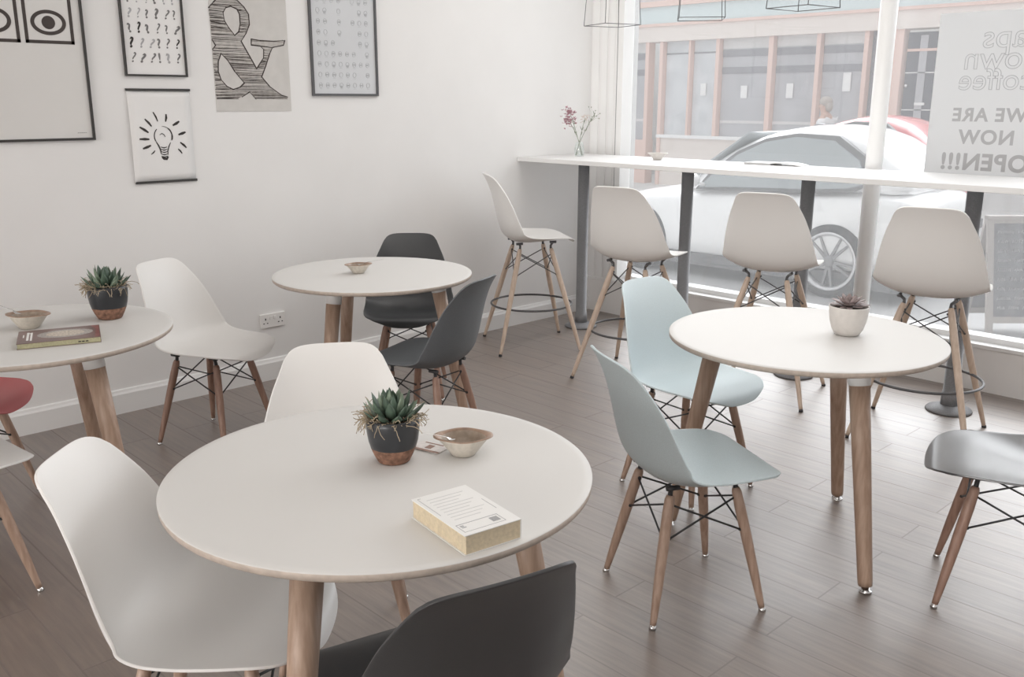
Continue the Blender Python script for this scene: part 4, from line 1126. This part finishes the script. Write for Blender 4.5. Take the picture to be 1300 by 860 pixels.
# ------------------------------------------------------------------ light, camera
def build_light():
    w = bpy.data.worlds.new('sky'); S.world = w; w.use_nodes = True
    nt = w.node_tree; L = nt.links; bg = nt.nodes['Background']
    tc = nt.nodes.new('ShaderNodeTexCoord'); dt = nt.nodes.new('ShaderNodeVectorMath'); dt.operation = 'DOT_PRODUCT'
    d = Vector((-.30, .83, .37)).normalized(); dt.inputs[1].default_value = d
    L.new(tc.outputs['Generated'], dt.inputs[0])
    mr = nt.nodes.new('ShaderNodeMapRange'); mr.interpolation_type = 'SMOOTHSTEP'
    mr.inputs['From Min'].default_value = .45; mr.inputs['From Max'].default_value = 1.0
    mr.inputs['To Min'].default_value = SKY_LO; mr.inputs['To Max'].default_value = SKY_HI
    L.new(dt.outputs['Value'], mr.inputs['Value']); L.new(mr.outputs['Result'], bg.inputs['Strength'])
    bg.inputs['Color'].default_value = (.96, .98, 1.0, 1)
    # portal that guides sky sampling through the shop window
    l = bpy.data.lights.new('window_portal', 'AREA'); l.shape = 'RECTANGLE'; l.size = 6.9; l.size_y = 2.55
    l.cycles.is_portal = True
    o = bpy.data.objects.new('window_portal', l); COL.objects.link(o); o.location = (3.7, .18, 1.53); o.rotation_euler = (R(-90), 0, 0)
    # fill light added at the back wall to brighten surfaces facing the camera
    l = bpy.data.lights.new('rear_fill', 'AREA'); l.shape = 'RECTANGLE'; l.size = 6.4; l.size_y = 2.4; l.energy = REAR; l.color = (1, .98, .96)
    o = bpy.data.objects.new('rear_fill', l); COL.objects.link(o); o.location = (3.9, -13.0, 1.5)
    o.rotation_euler = Vector((0, 1, -.02)).to_track_quat('-Z', 'Y').to_euler()
    # soft fill lights added below the ceiling to brighten walls, tables and floor
    for x, y, sz, e in CEILING_FILLS:
        l = bpy.data.lights.new('ceiling_fill', 'AREA'); l.shape = 'SQUARE'; l.size = sz; l.energy = e; l.color = (1, .965, .925)
        o = bpy.data.objects.new('ceiling_fill', l); COL.objects.link(o); o.location = (x, y, 2.97)
REAR = 330
SKY_LO, SKY_HI = 1.25, 8.6
CEILING_FILLS = [(1.1, -1.1, 1.2, 9), (3.2, -1.1, 1.2, 6), (2.2, -2.6, 2.4, 17), (4.4, -4.8, 2.6, 19), (4.6, -9.5, 2.6, 10)]

def build_camera():
    f, cx, cy, cz, yaw, pit, rol = 1179.307, 4.50813, -5.11266, 1.51135, -.804061, .251445, .001401
    F = Vector((math.sin(yaw)*math.cos(pit), math.cos(yaw)*math.cos(pit), -math.sin(pit)))
    R0 = Vector((math.cos(yaw), -math.sin(yaw), 0)); U0 = R0.cross(F)
    Rt = math.cos(rol)*R0+math.sin(rol)*U0; U = -math.sin(rol)*R0+math.cos(rol)*U0
    cam = bpy.data.cameras.new('camera'); cam.sensor_width = 36; cam.lens = f/1300*36; cam.clip_start = .02
    o = bpy.data.objects.new('camera', cam); COL.objects.link(o)
    o.matrix_world = Matrix(((Rt.x, U.x, -F.x, cx), (Rt.y, U.y, -F.y, cy), (Rt.z, U.z, -F.z, cz), (0, 0, 0, 1)))
    S.camera = o

defmats()
build_room(); build_tables(); build_chairs(); build_counter(); build_wall_things(); build_small(); build_pendants(); build_window_poster(); build_outside()
build_light(); build_camera()
S.view_settings.view_transform = 'Standard'; S.view_settings.look = 'None'
S.view_settings.gamma = 1.0; S.view_settings.use_curve_mapping = False
S.view_settings.exposure = 0.30
S.cycles.max_bounces = 10; S.cycles.diffuse_bounces = 6; S.cycles.transparent_max_bounces = 12
S.cycles.sample_clamp_indirect = 6
S.cycles.caustics_reflective = False; S.cycles.caustics_refractive = False
